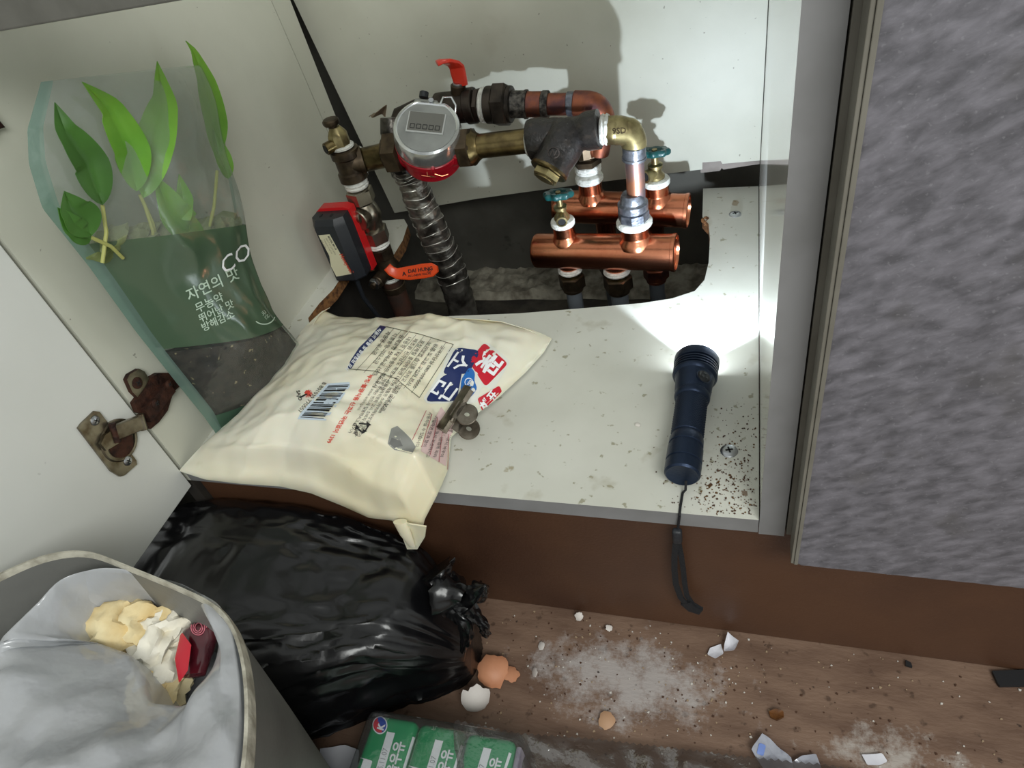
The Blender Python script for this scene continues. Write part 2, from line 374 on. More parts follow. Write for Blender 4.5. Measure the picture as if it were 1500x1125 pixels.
# side panels
bb = B(); bb.prism([V(-W, 0, FLOOR+.0005), V(-W, 0.47, FLOOR+.0005), V(-W, 0.47, -TH-.0005), V(-W, 0, -TH-.0005)], (-0.015, 0, 0), mat('raw dark panel foot', '#2a241d', .9, col2='#191510', nscale=30)); obj('panel_foot', bb, cab)  # part of the left panel below the shelf, coloured much darker
bb = B(); bb.prism([V(-W, 0, -TH), V(-W, 0.452, -TH), V(-W, 0.4405, 0.10), V(-W, 0.4335, 0.20), V(-W, 0.421, 0.34), V(-W, 0.40, 0.60), V(-W, 0, 0.60)], (-0.015, 0, 0), sidem); obj('side_panel', bb, cab, sharp=20)
bb = B(); bb.prism([V(-W-.001, 0.456, -0.05), V(-W-.001, 0.485, -0.05), V(-W-.001, 0.4735, 0.07), V(-W-.001, 0.4645, 0.27), V(-W-.001, 0.452, 0.60), V(-W-.001, 0.403, 0.60), V(-W-.001, 0.424, 0.34), V(-W-.001, 0.4365, 0.20), V(-W-.001, 0.4435, 0.10)], (-0.013, 0, 0), sidem); obj('rear_strip', bb, cab, sharp=20)
bb = B(); bb.bx(0.0, 0.0172, 0.0, D, -TH - 0.0005, 0.60, gloss_w, 0.0006)
bb.bx(-0.0002, 0.0174, -0.0009, 0.0002, -TH - 0.0005, 0.60, greyedge); obj('side_panel', bb, cab)
# back board, hung askew, with a chipped corner
bpz = lambda px, py: at(px, py, y=D)
pts = [bpz(578, 312), bpz(700, 291), bpz(860, 269), bpz(940, 259), bpz(1029, 248), bpz(1029, 238), bpz(1056, 236), bpz(1058, 240), bpz(1114, 235), V(0.0, D, 0.60), V(-0.553, D, 0.60), bpz(430, 0)]
pts = [V(min(p.x, -0.0006), p.y, p.z) for p in pts]
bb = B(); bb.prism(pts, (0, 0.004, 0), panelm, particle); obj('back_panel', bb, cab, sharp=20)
bb = B(); bb.prism([V(min(p.x, -0.0006), D + 0.0046, p.z) for p in (bpz(1026, 232), bpz(1114, 229), bpz(1114, 243), bpz(1098, 245), bpz(1060, 251), bpz(1057, 249), bpz(1054, 253), bpz(1026, 256))], (0, 0.006, 0), mat('grey brown backing board', '#8f867f', .7, col2='#7a726b', nscale=40), particle); obj('backing_strip', bb, cab, sharp=20)
# front rail above the opening
bb = B(); bb.bx(-W, 0, 0.0, 0.018, 0.3795, 0.47, railm, 0.001); obj('front_rail', bb, cab)
# screws pinned through washers
def phillips(name, c, r, parent):
    q = B(); q.lathe(c, (0, 0, 1), [(r, 0), (r, 0.0006), (r*.86, 0.0014), (r*.5, 0.0019), (0.0001, 0.0021)], chrome, 24)
    for a in (0.3, 0.3 + math.pi/2):
        q.box(Vector(c) + V(0, 0, 0.00185), (r*0.85, r*0.2, 0.0008), darkrec, Matrix.Rotation(a, 3, 'Z'))
    return obj(name, q, parent)
tag(phillips('screw', at(1068, 661, z=0), 0.0068, cab), 'cross-head screw near the front edge')
tag(phillips('screw', at(1077, 314, z=0), 0.0068, cab), 'cross-head screw near the back of the panel')
# left door, folded right open, with its two hinges
cdoor = B(); DX = -0.5165
cdoor.bx(DX - 0.018, DX, -0.46, -0.0035, -0.019, 0.60, doorm, 0.0006); left_door = tag(obj('cabinet_door', cdoor, cab), 'white inside of the opened left door')
nick = mat('aged nickel', '#8c8574', 0.32, 0.9, col2='#5d5140', nscale=70)
rust = mat('rusty steel', '#4a2c20', 0.7, 0.5, col2='#271612', nscale=120, bump=0.6, bscale=260)
def hinge(dz):
    h = B(); O = V(0, 0, dz)
    P = lambda pts, x: [at(px, py, x=x) + O for px, py in pts]
    def plate(pts, x, t, m, m2=None): h.prism(P(pts, x), (t, 0, 0), m, m2)
    x0 = DX + 0.0002
    plate([(112, 627), (117, 620), (136, 602), (143, 603), (156, 620), (166, 634), (180, 652), (197, 674), (198, 680), (180, 696), (173, 698), (160, 690)], x0, 0.0022, nick)
    c = at(172, 645, x=x0) + O
    h.lathe(c, (1, 0, 0), [(0.0185, 0), (0.0185, 0.0024), (0.0172, 0.0030), (0.0158, 0.0026), (0.0155, 0.0006), (0.001, 0.0004)], nick, 36)
    h.lathe(c + V(0.0004, -0.001, -0.003), (1, 0, 0), [(0.012, 0.0005), (0.012, 0.0032), (0.001, 0.0036)], rust, 24)
    # the folded plate hoop with its crease
    h.prism(P([(144, 650), (150, 637), (164, 627), (172, 640), (170, 649), (152, 660)], x0 + 0.003), (0.003, 0, 0), nick)
    # arm
    p0 = at(168, 634, x=x0 + 0.006) + O; p1 = at(208, 618, x=x0 + 0.012) + O
    ax = (p1 - p0).normalized(); up = V(1, 0, 0); sd = ax.cross(up).normalized(); R = Matrix((ax, sd, up)).transposed()
    h.box((p0 + p1)/2, ((p1-p0).length, 0.013, 0.005), nick, R, 0.0008)
    h.tube([p0 + sd*0.0085, p0 - sd*0.0085], 0.0028, rust, 12); h.tube([p1 + sd*0.0072, p1 - sd*0.0072], 0.003, nick, 12)
    # base on the side panel
    s0 = -W + 0.0002
    h.prism(P([(207, 607), (201, 612), (214, 628), (226, 618), (239, 601), (247, 574), (262, 561), (248, 546), (226, 546), (214, 553), (207, 567), (190, 590), (196, 604)], s0), (0.0055, 0, 0), rust)
    h.prism(P([(180, 556), (184, 548), (198, 540), (206, 544), (216, 560), (206, 574), (196, 582), (188, 574)], s0), (0.0045, 0, 0), nick, rust)
    h.prism(P([(205, 600), (214, 618), (232, 596), (250, 573), (240, 560), (226, 572)], s0 + 0.005), (0.006, 0, 0), rust)
    for (px, py, r, m) in ((139, 616, 0.0042, chrome), (187, 675, 0.0042, chrome), (201, 561, 0.0052, rust), (228, 591, 0.0045, rust), (247, 563, 0.004, rust)):
        bx_ = x0 + 0.0022 if m is chrome else (s0 + 0.0045 if px < 210 else s0 + 0.011)
        cc = at(px, py, x=bx_) + O; h.lathe(cc, (1, 0, 0), [(r, 0), (r, 0.0006), (r*.7, 0.0014), (0.0001, 0.0017)], m, 18)
        for a in (0.5, 2.07): h.box(cc + V(0.0015, 0, 0), (0.0006, r*1.0, r*0.22), darkrec, Matrix.Rotation(a, 3, 'X'))
    return obj('hinge', h, left_door)
hinge(0.0); hinge(0.247)
# kick board below both cabinets
b = B(); b.bx(-W + 0.001, 0.85, 0.006, 0.022, FLOOR + 0.0005, -TH - 0.001, brown, 0.0008)
tag(obj('kick_board', b), 'dark brown kick board running below the white shelf and grey door', 'board')
# ------------------------------------------------------------------ neighbouring cabinet
cab2 = thing('kitchen_cabinet', 'closed neighbouring cabinet with a grey mottled door right of the opening', 'cabinet')
gd = B(); dl = 0.0215
dz0 = -0.0205
edge2 = mat('olive grey door edging', '#76736a', 0.5, col2='#69665d', nscale=30)
gd.bx(dl + 0.0015, 0.62, -0.0205, -0.0195 + 0.016, dz0, 0.60, edge2, 0.0005)
rough_front = B()
def fr(u, v):
    x = dl + 0.0022 + u*(0.597); z = dz0 + 0.0005 + v*0.62
    if v == 0: z += 0.0008*noise.noise(V(x*160, 0, 0)) + (0.004 if u == 0 else 0)
    return V(x, -0.0212 + 0.0003*noise.noise(V(x*60, z*130, 0)), z)
gd_o = tag(obj('cabinet_door', gd, cab2), 'grey mottled closed door')
rough_front.grid(fr, 120, 120, greydoor); rough_front.solid(0.0007); obj('door_face', rough_front, gd_o, recalc=True)
e = B(); e.bx(dl, dl + 0.002, -0.0215, -0.0038, dz0 + 0.002, 0.60, edge2, 0.0004); e.bx(dl + 0.0021, dl + 0.0045, -0.0224, -0.0205, dz0 + 0.002, 0.60, edge2, 0.0004); obj('edge_strip', e, gd_o)
e = B(); e.bx(0.0185, 0.0355, 0.0002, 0.49, -TH, 0.60, edge2, 0.0006); obj('side_panel', e, cab2)
e = B(); e.bx(0.0356, 0.85, 0.0002, 0.49, -TH, 0, white, 0.0006); obj('bottom_panel', e, cab2)
# ------------------------------------------------------------------ plumbing
copper = mat('bright copper', '#d98f6c', 0.24, 1.0, col2='#b8694a', nscale=26, ncontrast=(0.35, 0.8), bump=0.06, bscale=300)
copper_old = mat('dull heated copper', '#a5644a', 0.42, 0.9, col2='#6b4a4c', nscale=60)
copper_dp = mat('heat tinted copper', '#c98a6c', 0.4, 0.85, col2='#8f8691', nscale=30, ncontrast=(0.4, 0.6))
brass = mat('aged brass', '#84744f', 0.3, 0.95, col2='#544832', nscale=60, bump=0.05)
brass_l = mat('light brass', '#a99c70', 0.36, 0.85, col2='#7d7050', nscale=80, bump=0.1)
bronze = mat('dark bronze', '#5d5040', 0.42, 0.85, col2='#3a3128', nscale=60, bump=0.15)
darkfit = mat('dark oxidised fitting', '#4a423b', 0.5, 0.7, col2='#2b2622', nscale=50, bump=0.2)
solder = mat('scorched solder', '#2c2a2a', 0.5, 0.6, col2='#77726c', nscale=150, bump=0.9, bscale=200)
greysolder = mat('grey solder', '#8b8f99', 0.38, 0.8, col2='#5b5f68', nscale=120, bump=0.5, bscale=160)
ptfe = mat('white thread tape', '#e6e6df', 0.6, col2='#b9b9b1', nscale=160, ncontrast=(0.5, 0.75), bump=0.9, bscale=260)
castm = mat('black painted cast body', '#2b2827', 0.3, 0.35, col2='#4a403a', nscale=120, ncontrast=(0.55, 0.75), bump=0.55, bscale=230, spec=0.8)
nickel = mat('nickel plated brass', '#a9a294', 0.26, 0.95, col2='#857c6c', nscale=60)
redhandle = mat('red plastic coated lever', '#d8321c', 0.35, coat=0.3)
orange = mat('orange lever coating', '#dd4a1c', 0.38, coat=0.2)
redp = mat('crimson meter body', '#b01226', 0.3, coat=0.3, bump=0.15, bscale=300)
chromep = mat('chrome plated plastic', '#dfe2e4', 0.2, 0.85)
silver = mat('matt silver face', '#a5a7a4', 0.42, 0.6, col2='#90928f', nscale=30)
blackp = mat('black plastic', '#23262b', 0.42, bump=0.15, bscale=600)
lcdm = mat('display glass', '#73726b', 0.2); digit = mat('display segments', '#2b2a28', 0.4)
ink = mat('black ink', '#1d1d1d', 0.5); redp2 = mat('bright red plastic', '#d21d22', 0.35, coat=0.2)
green_k = mat('dark green wheel', '#0e4a4a', 0.4, coat=0.2)
greypipe = mat('grey plastic pipe', '#6f757b', 0.4)
foil = mat('wrinkled foil tape', '#8a867e', 0.3, 0.75, col2='#3b3733', nscale=45, ncontrast=(0.4, 0.65), bump=1.0, bscale=110)
linerm = mat('foil overlap edge', '#c9c7c0', 0.3, 0.7)
labelm = mat('cream label', '#d8d3b4', 0.5)
Y1, YU, YL = 0.36, 0.42, 0.355
P1 = lambda x, y: at(x, y, y=Y1)
PU = lambda x, y: at(x, y, y=YU)
PL = lambda x, y: at(x, y, y=YL)
def tape(q, p0, p1, r, m=None):
    p0 = Vector(p0); p1 = Vector(p1); L = (p1-p0).length
    prof = [(r*0.8, 0), (r*1.0, L*.12), (r*1.06, L*.3), (r*0.98, L*.45), (r*1.07, L*.62), (r*1.0, L*.85), (r*0.8, L)]
    return q.lathe(p0, p1-p0, prof, m or ptfe, 22)
# --- manifolds
def manifold(label, A, Bp, r, ports_up, ports_dn, valve_px, PF, grp):
    t = thing('copper_manifold', label, 'manifold', grp)
    q = B(); d = (Bp - A).normalized(); L = (Bp-A).length
    q.lathe(A, d, [(0.001, 0.0015), (r*.55, 0), (r*.86, 0.0006), (r*.97, 0.0025), (r, 0.005), (r, L-0.0045), (r*1.035, L-0.004), (r*1.035, L-0.0005), (r*.93, L), (r*.9, L-0.003), (r*.4, L-0.0035), (0.001, L-0.0035)], copper, 48)
    obj('header_pipe', q, t)
    for (f, h, rr) in ports_up:
        c = A + d*L*f; q = B(); q.lathe(c + V(0, 0, r*.55), (0, 0, 1), [(rr*1.3, 0), (rr*1.22, r*.34), (rr*1.02, r*.5), (rr, r*.62), (rr, h - r*.55), (rr*.9, h - r*.55)], copper, 32); obj('port', q, t)
    for (f, h, rr, low) in ports_dn:
        c = A + d*L*f; q = B()
        q.lathe(c - V(0, 0, r*.7), (0, 0, -1), [(rr*1.12, 0), (rr, r*.35), (rr, h), (rr*.9, h)], copper, 32); obj('port', q, t)
        z0 = c.z - r*.7 - h
        q = B(); tape(q, V(c.x, c.y, z0), V(c.x, c.y, z0 - 0.009), rr*1.12); obj('tape_ring', q, t)
        q = B(); m = copper_old if low == 'copper' else bronze
        q.cyl(V(c.x, c.y, z0-0.009), V(c.x, c.y, z0-0.014), rr*.95, brass, 24); q.hexa(V(c.x, c.y, z0-0.013), V(c.x, c.y, z0-0.031), rr*1.28, m); q.cyl(V(c.x, c.y, z0-0.031), V(c.x, c.y, z0-0.035), rr*1.0, m); obj('compression_nut', q, t)
        q = B(); q.tube([V(c.x, c.y, z0-0.03), V(c.x, c.y, -0.10), V(c.x + 0.002, c.y + 0.004, FLOOR + 0.0002)], rr*.78, greypipe, 20); obj('outlet_pipe', q, t)
    if valve_px:
        f, h, rr, kx = valve_px; c = A + d*L*f; zt = c.z + h
        q = B(); tape(q, V(c.x, c.y, zt-0.002), V(c.x, c.y, zt+0.007), rr*1.05); obj('tape_ring', q, t)
        v = B(); v.lathe(V(c.x, c.y, zt+0.004), (0, 0, 1), [(rr*.7, 0), (rr*.72, 0.006), (rr*.5, 0.010), (rr*.42, 0.014), (rr*.6, 0.0155), (rr*.6, 0.019), (rr*.3, 0.020), (rr*.28, 0.030)], brass_l, 20)
        o = V(c.x, c.y, zt+0.013); sd = V(-0.55, -0.75, 0.12) if kx == 'L' else V(0.2, -0.9, -0.05); sd.normalize()
        v.lathe(o, sd, [(rr*.42, 0), (rr*.42, 0.009), (rr*.5, 0.010), (rr*.5, 0.017), (rr*.36, 0.0172), (rr*.34, 0.006)], brass_l, 20)
        v.lathe(o + sd*0.0120, sd, [(rr*.33, 0), (rr*.33, 0.0045)], darkrec, 16)
        dv = obj('drain_valve', v, t)
        w = B(); zk = zt + 0.0335 + 0.0; n = 48
        tl = Matrix.Rotation(math.radians(-14), 3, 'X'); kc = V(c.x, c.y, zk)
        def wr(k, s): return [kc + tl @ V(math.cos(a)*s*(1+0.09*math.cos(8*a)), math.sin(a)*s*(1+0.09*math.cos(8*a)), k - zk) for a in [2*math.pi*i/n for i in range(n)]]
        w.rings([wr(zk, 0.006), wr(zk, 0.0148), wr(zk+0.002, 0.0162), wr(zk+0.005, 0.0162), wr(zk+0.0068, 0.0146), wr(zk+0.0062, 0.0095), wr(zk+0.0042, 0.008), wr(zk+0.0042, 0.0035)], green_k)
        w.cyl(V(c.x, c.y, zk+0.003), V(c.x, c.y, zk+0.0072), 0.003, brass_l, 14); obj('hand_wheel', w, dv)
    return t
AU, BU = at(812, 302, y=YU + 0.006), at(1009, 309, y=YU - 0.006)
RH = 0.0195
m_up = manifold('rear copper manifold pipe, the higher one next to the cut-out tongue', AU, BU, RH, [(0.30, 0.036, 0.0138), (0.78, 0.036, 0.0140)], [(0.38, 0.044, 0.0120, 'b'), (0.74, 0.052, 0.0125, 'copper')], (0.78, 0.034, 0.0140, 'L'), PU, 'copper manifolds')
AL, BL = at(783, 367, y=YL + 0.008), at(991, 370, y=YL - 0.006)
m_lo = manifold('front copper manifold pipe, the lower and nearer one', AL, BL, 0.0205, [(0.245, 0.037, 0.0125), (0.735, 0.037, 0.0155)], [(0.245, 0.006, 0.0125, 'b'), (0.585, 0.006, 0.0135, 'b')], (0.245, 0.036, 0.0125, 'F'), PL, 'copper manifolds')
# --- upper line: valve, union, solder joints, elbow, drop to the rear manifold
t = thing('ball_valve', 'dark ball valve with a bent red lever behind the water meter', 'valve')
q = B(); q.cyl(PU(640, 160), PU(690, 155), 0.0175, darkfit); q.cyl(PU(684, 156), PU(697, 154), 0.0195, darkfit); q.hexa(PU(696, 154), PU(705, 154), 0.0195, darkfit, phase=.3)
q.cyl(PU(672, 150), PU(671, 124), 0.0085, bronze, 18); q.cyl(PU(671, 127), PU(671, 121), 0.006, chrome, 14); obj('valve_body', q, t)
q = B()
def lever(q, pts, wd, th, m, side):
    pts = [Vector(p) for p in pts]; rr = []
    for i, p in enumerate(pts):
        d = (pts[min(i+1, len(pts)-1)] - pts[max(i-1, 0)]).normalized(); s = (Vector(side) - d*Vector(side).dot(d)).normalized(); n = d.cross(s).normalized()
        w, h = wd[i], th; ring = []
        for a in range(16):
            a = 2*math.pi*a/16; ca, sa = math.cos(a), math.sin(a)
            ring.append(p + s*math.copysign(abs(ca)**0.5, ca)*w/2 + n*math.copysign(abs(sa)**0.6, sa)*h/2)
        rr.append(ring)
    q.rings(rr, m)
lever(q, [PU(676, 125), PU(674, 118), PU(671, 106), PU(669, 98), at(664, 93, y=YU-.004), at(655, 90, y=YU-.01), at(646, 90, y=YU-.015), at(640, 93, y=YU-.018)], [0.016, 0.0175, 0.0185, 0.0185, 0.018, 0.0165, 0.014, 0.008], 0.0050, redhandle, (1, -0.15, 0)); obj('lever', q, t)
t2 = thing('return_pipe', 'soldered copper pipe with black union bending down to the rear manifold', 'pipe')
q = B(); tape(q, PU(704, 154), PU(714, 154), 0.0180); obj('tape_ring', q, t2)
q = B(); q.cyl(PU(713, 154), PU(725, 153.5), 0.0200, darkfit); q.hexa(PU(724, 154), PU(745, 153), 0.0240, darkfit, phase=.5); q.cyl(PU(744, 153), PU(750, 153), 0.0195, darkfit); obj('union_nut', q, t2)
q = B(); q.cyl(PU(749, 153), PU(770, 153), 0.0145, solder); q.cyl(PU(769, 153), PU(773, 153), 0.0155, solder); q.cyl(PU(794, 153), PU(804, 153), 0.0145, solder); q.cyl(PU(831, 152.5), PU(842, 152), 0.0128, greysolder); obj('solder_joint', q, t2)
q = B(); q.cyl(PU(772, 153), PU(795, 153), 0.0137, copper_old); q.cyl(PU(803, 153), PU(832, 152.5), 0.0117, copper_old); q.cyl(PU(840, 152), PU(861, 152.5), 0.0137, copper_old)
el = []
c0, c1, c2 = PU(858, 152), PU(884, 153), PU(883.5, 186)
for i in range(11):
    k = i/10; el.append(c0*(1-k)**2 + c1*2*k*(1-k) + c2*k*k)
q.tube(el, 0.0135, copper_old, 22); q.cyl(PU(883.5, 183), PU(876, 225), 0.0125, copper_old); obj('pipe', q, t2)
cU = AU + (BU-AU)*0.30
q = B(); top = PU(872, 222); z0 = cU.z + 0.036
q.lathe(V(cU.x, cU.y, z0 + 0.020), (0, 0, 1), [(0.015, 0), (0.0165, 0.001), (0.0165, 0.007), (0.013, 0.009), (0.013, 0.011)], bronze, 6)
q.lathe(V(cU.x, cU.y, z0 + 0.031), (0, 0, 1), [(0.013, 0), (0.0168, 0.0015), (0.0168, 0.013), (0.0135, 0.015), (0.012, 0.022)], bronze, 8); obj('union_nut', q, t2)
q = B(); tape(q, V(cU.x, cU.y, z0 - 0.002), V(cU.x, cU.y, z0 + 0.008), 0.0155); tape(q, V(cU.x, cU.y, z0 + 0.010), V(cU.x, cU.y, z0 + 0.021), 0.0145); obj('tape_ring', q, t2)
q = B(); q.tube([V(cU.x, cU.y, z0 + 0.05), PU(875, 222)], 0.0122, copper_old, 20); obj('pipe', q, t2)
# --- strainer
t = thing('y_strainer', 'black cast strainer with a brass plug on its slanted leg', 'strainer')
q = B()
a0, a1 = P1(776, 206), P1(879, 189); ax = (a1 - a0).normalized(); Ls = (a1-a0).length
q.lathe(a0, ax, [(0.015, 0), (0.0205, 0.0008), (0.0215, 0.004), (0.0215, 0.014), (0.019, 0.024), (0.0165, 0.036), (0.0165, Ls-0.020), (0.0185, Ls-0.016), (0.0195, Ls-0.012), (0.0195, Ls-0.001), (0.0165, Ls)], castm, 40)
b0 = P1(833, 196); b1 = at(803, 252, y=Y1-0.030); ad = (b1-b0).normalized(); Lb = (b1-b0).length
q.lathe(b0, ad, [(0.017, -0.008), (0.0215, 0.0), (0.0215, Lb*.45), (0.0195, Lb*.78), (0.0205, Lb*.82), (0.0205, Lb*.93), (0.018, Lb*.94)], castm, 40)
q.blob(P1(816, 206), (0.026, 0.02, 0.023), castm, 3, 0.06, 1.5, 2); obj('strainer_body', q, t, sharp=50)
q = B(); q.lathe(b0 + ad*Lb*.925, ad, [(0.0205, 0), (0.0208, 0.0025), (0.0198, 0.0035)], brass, 36)
q.hexa(b0 + ad*(Lb*.925 + 0.003), b0 + ad*(Lb*.925 + 0.0115), 0.0150, brass_l, phase=0.2); q.cyl(b0 + ad*(Lb*.925+0.0115), b0 + ad*(Lb*.925 + 0.0125), 0.010, brass_l); obj('plug', q, t)
pr = Print(bvh_of([o for o in t.children if o.name.startswith('strainer')])); 
sm = mat('cast emblem', '#4c4542', 0.4, 0.4)
for k in range(16):
    a = 2*math.pi*k/16; a2 = 2*math.pi*(k+1)/16; pr.line((811+8*math.cos(a), 224+8*math.sin(a)), (811+8*math.cos(a2), 224+8*math.sin(a2)), 1.3, sm, 0.0006, 2)
pr.line((806, 228), (810, 219), 1.2, sm, 0.0006, 2); pr.line((810, 219), (812, 228), 1.2, sm, 0.0006, 2); pr.line((812, 228), (816, 220), 1.2, sm, 0.0006, 2)
pr.obj('cast_emblem', t)
# --- elbow + drop into the front manifold
t = thing('supply_pipe', 'brass elbow and short copper drop pipe feeding the front manifold', 'pipe')
q = B(); tape(q, P1(879, 190), P1(894, 189.5), 0.0145); obj('tape_ring', q, t)
q = B(); q.cyl(P1(890, 191), P1(906, 190.5), 0.0150, brass_l, 8); ee = []
c0, c1, c2 = P1(902, 191), P1(931, 189.5), at(928.5, 214, y=Y1-0.002)
for i in range(9):
    k = i/8; ee.append(c0*(1-k)**2 + c1*2*k*(1-k) + c2*k*k)
q.tube(ee, [0.0145, 0.0142, 0.0138, 0.0135, 0.0132, 0.013, 0.0128, 0.0128, 0.0128], brass_l, 24)
q.blob(P1(920, 194), (0.0150, 0.0135, 0.0145), brass_l, 3, 0.03, 1, 5); el_o = obj('elbow', q, t, sharp=45)
pr = Print(bvh_of([el_o])); pr.text('9SD', (897, 196), (1, -.05), 12, bronze, bold=.02); pr.obj('cast_mark', t)
cL = AL + (BL-AL)*0.735; zt = cL.z + 0.037
J = lambda z: V(cL.x, cL.y, z)
q = B(); q.cyl(at(928.5, 213, y=Y1-0.002), at(929, 231, y=Y1-.002), 0.0120, greysolder); q.cyl(at(929, 229, y=Y1-.002), at(929, 233, y=Y1-.002), 0.0128, greysolder); obj('solder_joint', q, t)
q = B(); q.tube([at(929, 231, y=Y1-.002), at(931, 262, y=Y1-.0035), at(932, 289, y=Y1-.005)], 0.0098, copper_dp, 24); obj('pipe', q, t)
q = B(); p_t = at(932, 283, y=Y1-.005)
q.lathe(J(zt + 0.005), (0, 0, 1), [(0.0150, 0), (0.0168, 0.001), (0.0168, 0.010), (0.0150, 0.011)], greysolder, 8)
q.lathe(J(zt + 0.016), (0, 0, 1), [(0.0140, 0), (0.0162, 0.0015), (0.0162, 0.009), (0.0135, 0.011), (0.0125, 0.017), (0.0108, 0.020)], greysolder, 28)
obj('reducer', q, t)
q = B(); tape(q, J(zt - 0.003), J(zt + 0.006), 0.0185); obj('tape_ring', q, t)
# --- water meter
t = thing('water_meter', 'digital water meter with chrome housing and crimson body', 'water meter'); meter = t
mc = P1(629, 207); vdir = (CAM - mc).normalized()
im = ROT.transposed() @ V(-0.20, 0.98, 0); im = (im - vdir*im.dot(vdir)).normalized()
axm = (vdir*0.80 + im*0.60).normalized(); sidev = axm.cross(V(1, 0, 0)).normalized(); rt = (V(1, 0, 0) - axm*axm.x).normalized(); upv = axm.cross(rt)
q = B(); Rr = 0.0345
q.lathe(mc, axm, [(0.012, -0.030), (0.031, -0.029), (0.034, -0.026), (0.0345, -0.012), (0.0348, -0.006), (0.0372, -0.005), (0.0378, 0.000), (0.0378, 0.003), (0.036, 0.0042), (0.030, 0.0042)], redp, 56)
q.tube([P1(588, 222), P1(600, 221)], [0.017, 0.019], redp, 20); q.tube([P1(660, 218), P1(676, 217)], [0.019, 0.0165], redp, 20)
for a in (0.2, 1.2, -1.3, -0.55): q.box(mc + axm*0.002 + (rt*math.cos(a) + upv*math.sin(a))*0.0378, (0.004, 0.004, 0.007), redp, Matrix((rt, upv, axm)).transposed(), 0.0008)
obj('meter_body', q, t)
q = B(); n = 56
def mring(h, s, flat=0.0):
    out = []
    for i in range(n):
        a = 2*math.pi*i/n; x = math.cos(a)*s; y = math.sin(a)*s
        if flat: y = min(y, flat)
        out.append(mc + axm*h + rt*x + upv*y)
    return out
q.rings([mring(0.0038, 0.0300), mring(0.0038, 0.0366), mring(0.0055, 0.0376), mring(0.009, 0.0374), mring(0.014, 0.0370), mring(0.020, 0.0364, 0.033), mring(0.0245, 0.0350, 0.0315), mring(0.0257, 0.0325, 0.0290), mring(0.0246, 0.0310, 0.0272), mring(0.0242, 0.001)], chromep); hs = obj('register_housing', q, t)
FC = mc + axm*0.0245
def fp(x, y, h=0.0): return FC + rt*x + upv*y + axm*h
q = B(); q.prism([fp(math.cos(a)*0.0308, min(math.sin(a)*0.0308, 0.0270)) for a in [2*math.pi*i/48 for i in range(48)]], axm*0.0006, silver); obj('face_plate', q, t)
q = B(); q.box(fp(-0.001, 0.004, 0.001), (0.0400, 0.0255, 0.0016), mat('display bezel', '#c8cac8', .35), Matrix((rt, upv, axm)).transposed(), 0.0003); q.box(fp(-0.001, 0.0045, 0.0019), (0.0372, 0.0230, 0.0008), lcdm, Matrix((rt, upv, axm)).transposed()); dsp = obj('display', q, t)
q = B()
for k in range(5):
    x = -0.0155 + k*0.0067; 
    for (ux, uy, wx, wy) in ((0, 0.0026, 0.0046, 0.0008), (0, -0.0026, 0.0046, 0.0008), (-0.0022, 0, 0.0008, 0.0052), (0.0022, 0, 0.0008, 0.0052)):
        q.box(fp(x + ux + 0.0010, -0.0020 + uy, 0.0024), (wx, wy, 0.0003), digit, Matrix((rt, upv, axm)).transposed())
obj('digit_segments', q, dsp)
q = B()   # lid hinge and loop behind the register
q.box(fp(-0.006, 0.031, -0.004), (0.026, 0.010, 0.006), mat('grey lid', '#8b8d88', .4), Matrix((rt, upv, axm)).transposed(), 0.002)
q.tube([fp(0.010, 0.028, 0), fp(0.012, 0.038, 0.001), fp(0.021, 0.039, 0.001), fp(0.027, 0.030, 0), fp(0.027, 0.024, -0.004)], 0.0011, chromep, 8)
q.cyl(fp(-0.010, 0.039, -0.004), fp(-0.010, 0.045, -0.002), 0.005, blackp, 16)
q.cyl(fp(0.0, 0.032, 0), fp(0.0, 0.032, 0.003), 0.003, chrome, 12); obj('lid_hinge', q, t)
q = B(); q.tube([mc + rt*0.002 - upv*0.034, mc + rt*0.004 - upv*0.040 - axm*0.004, mc + rt*0.012 - upv*0.038 - axm*0.009, mc + rt*0.006 - upv*0.036 - axm*0.012, mc - rt*0.004 - upv*0.037 - axm*0.010], 0.0006, copper, 6)
q.tube([mc + rt*0.010 - upv*0.0335 - axm*0.010, mc + rt*0.018 - upv*0.034 - axm*0.012, mc + rt*0.024 - upv*0.031 - axm*0.012], 0.0006, copper, 6); obj('seal_wire', q, t)
q = B(); q.hexa(P1(568, 224), P1(592, 222), 0.0235, bronze, phase=.4); q.lathe(P1(564, 224.5), P1(592, 222)-P1(564, 224.5), [(0.014, 0), (0.018, 0.002), (0.018, 0.005)], bronze, 24); obj('coupling_nut', q, t)
q = B(); q.hexa(P1(674, 217), P1(694, 215.5), 0.0220, bronze, phase=.4); q.lathe(P1(693, 215.5), P1(705, 214)-P1(693, 215.5), [(0.0195, 0), (0.0150, 0.005), (0.0135, 0.008)], brass, 24); obj('coupling_nut', q, t)
q = B(); q.cyl(P1(532, 234.5), P1(570, 226), 0.0135, brass); obj('tail_piece', q, t)
q = B(); q.cyl(P1(700, 214.5), P1(776, 206), 0.0128, brass, 28); obj('tail_piece', q, t)
q = B(); tape(q, P1(772, 206.3), P1(777.5, 206), 0.0150); obj('tape_ring', q, t)
# twisted brown tag on the wire left of the meter
q = B()
def tg(u, v): 
    p = at(540 + 26*u + 0*v, 168 - 16*u + 14*v*u + 3, y=Y1 + 0.02 - 0.012*math.sin(u*4 + v)); return p + V(0, 0.004*math.sin(u*9 + v*2), 0)
q.grid(tg, 16, 6, mat('brown paper tag', '#6a5a48', .8, col2='#8c7c66', nscale=80)); q.solid(0.0006); obj('paper_tag', q, t)
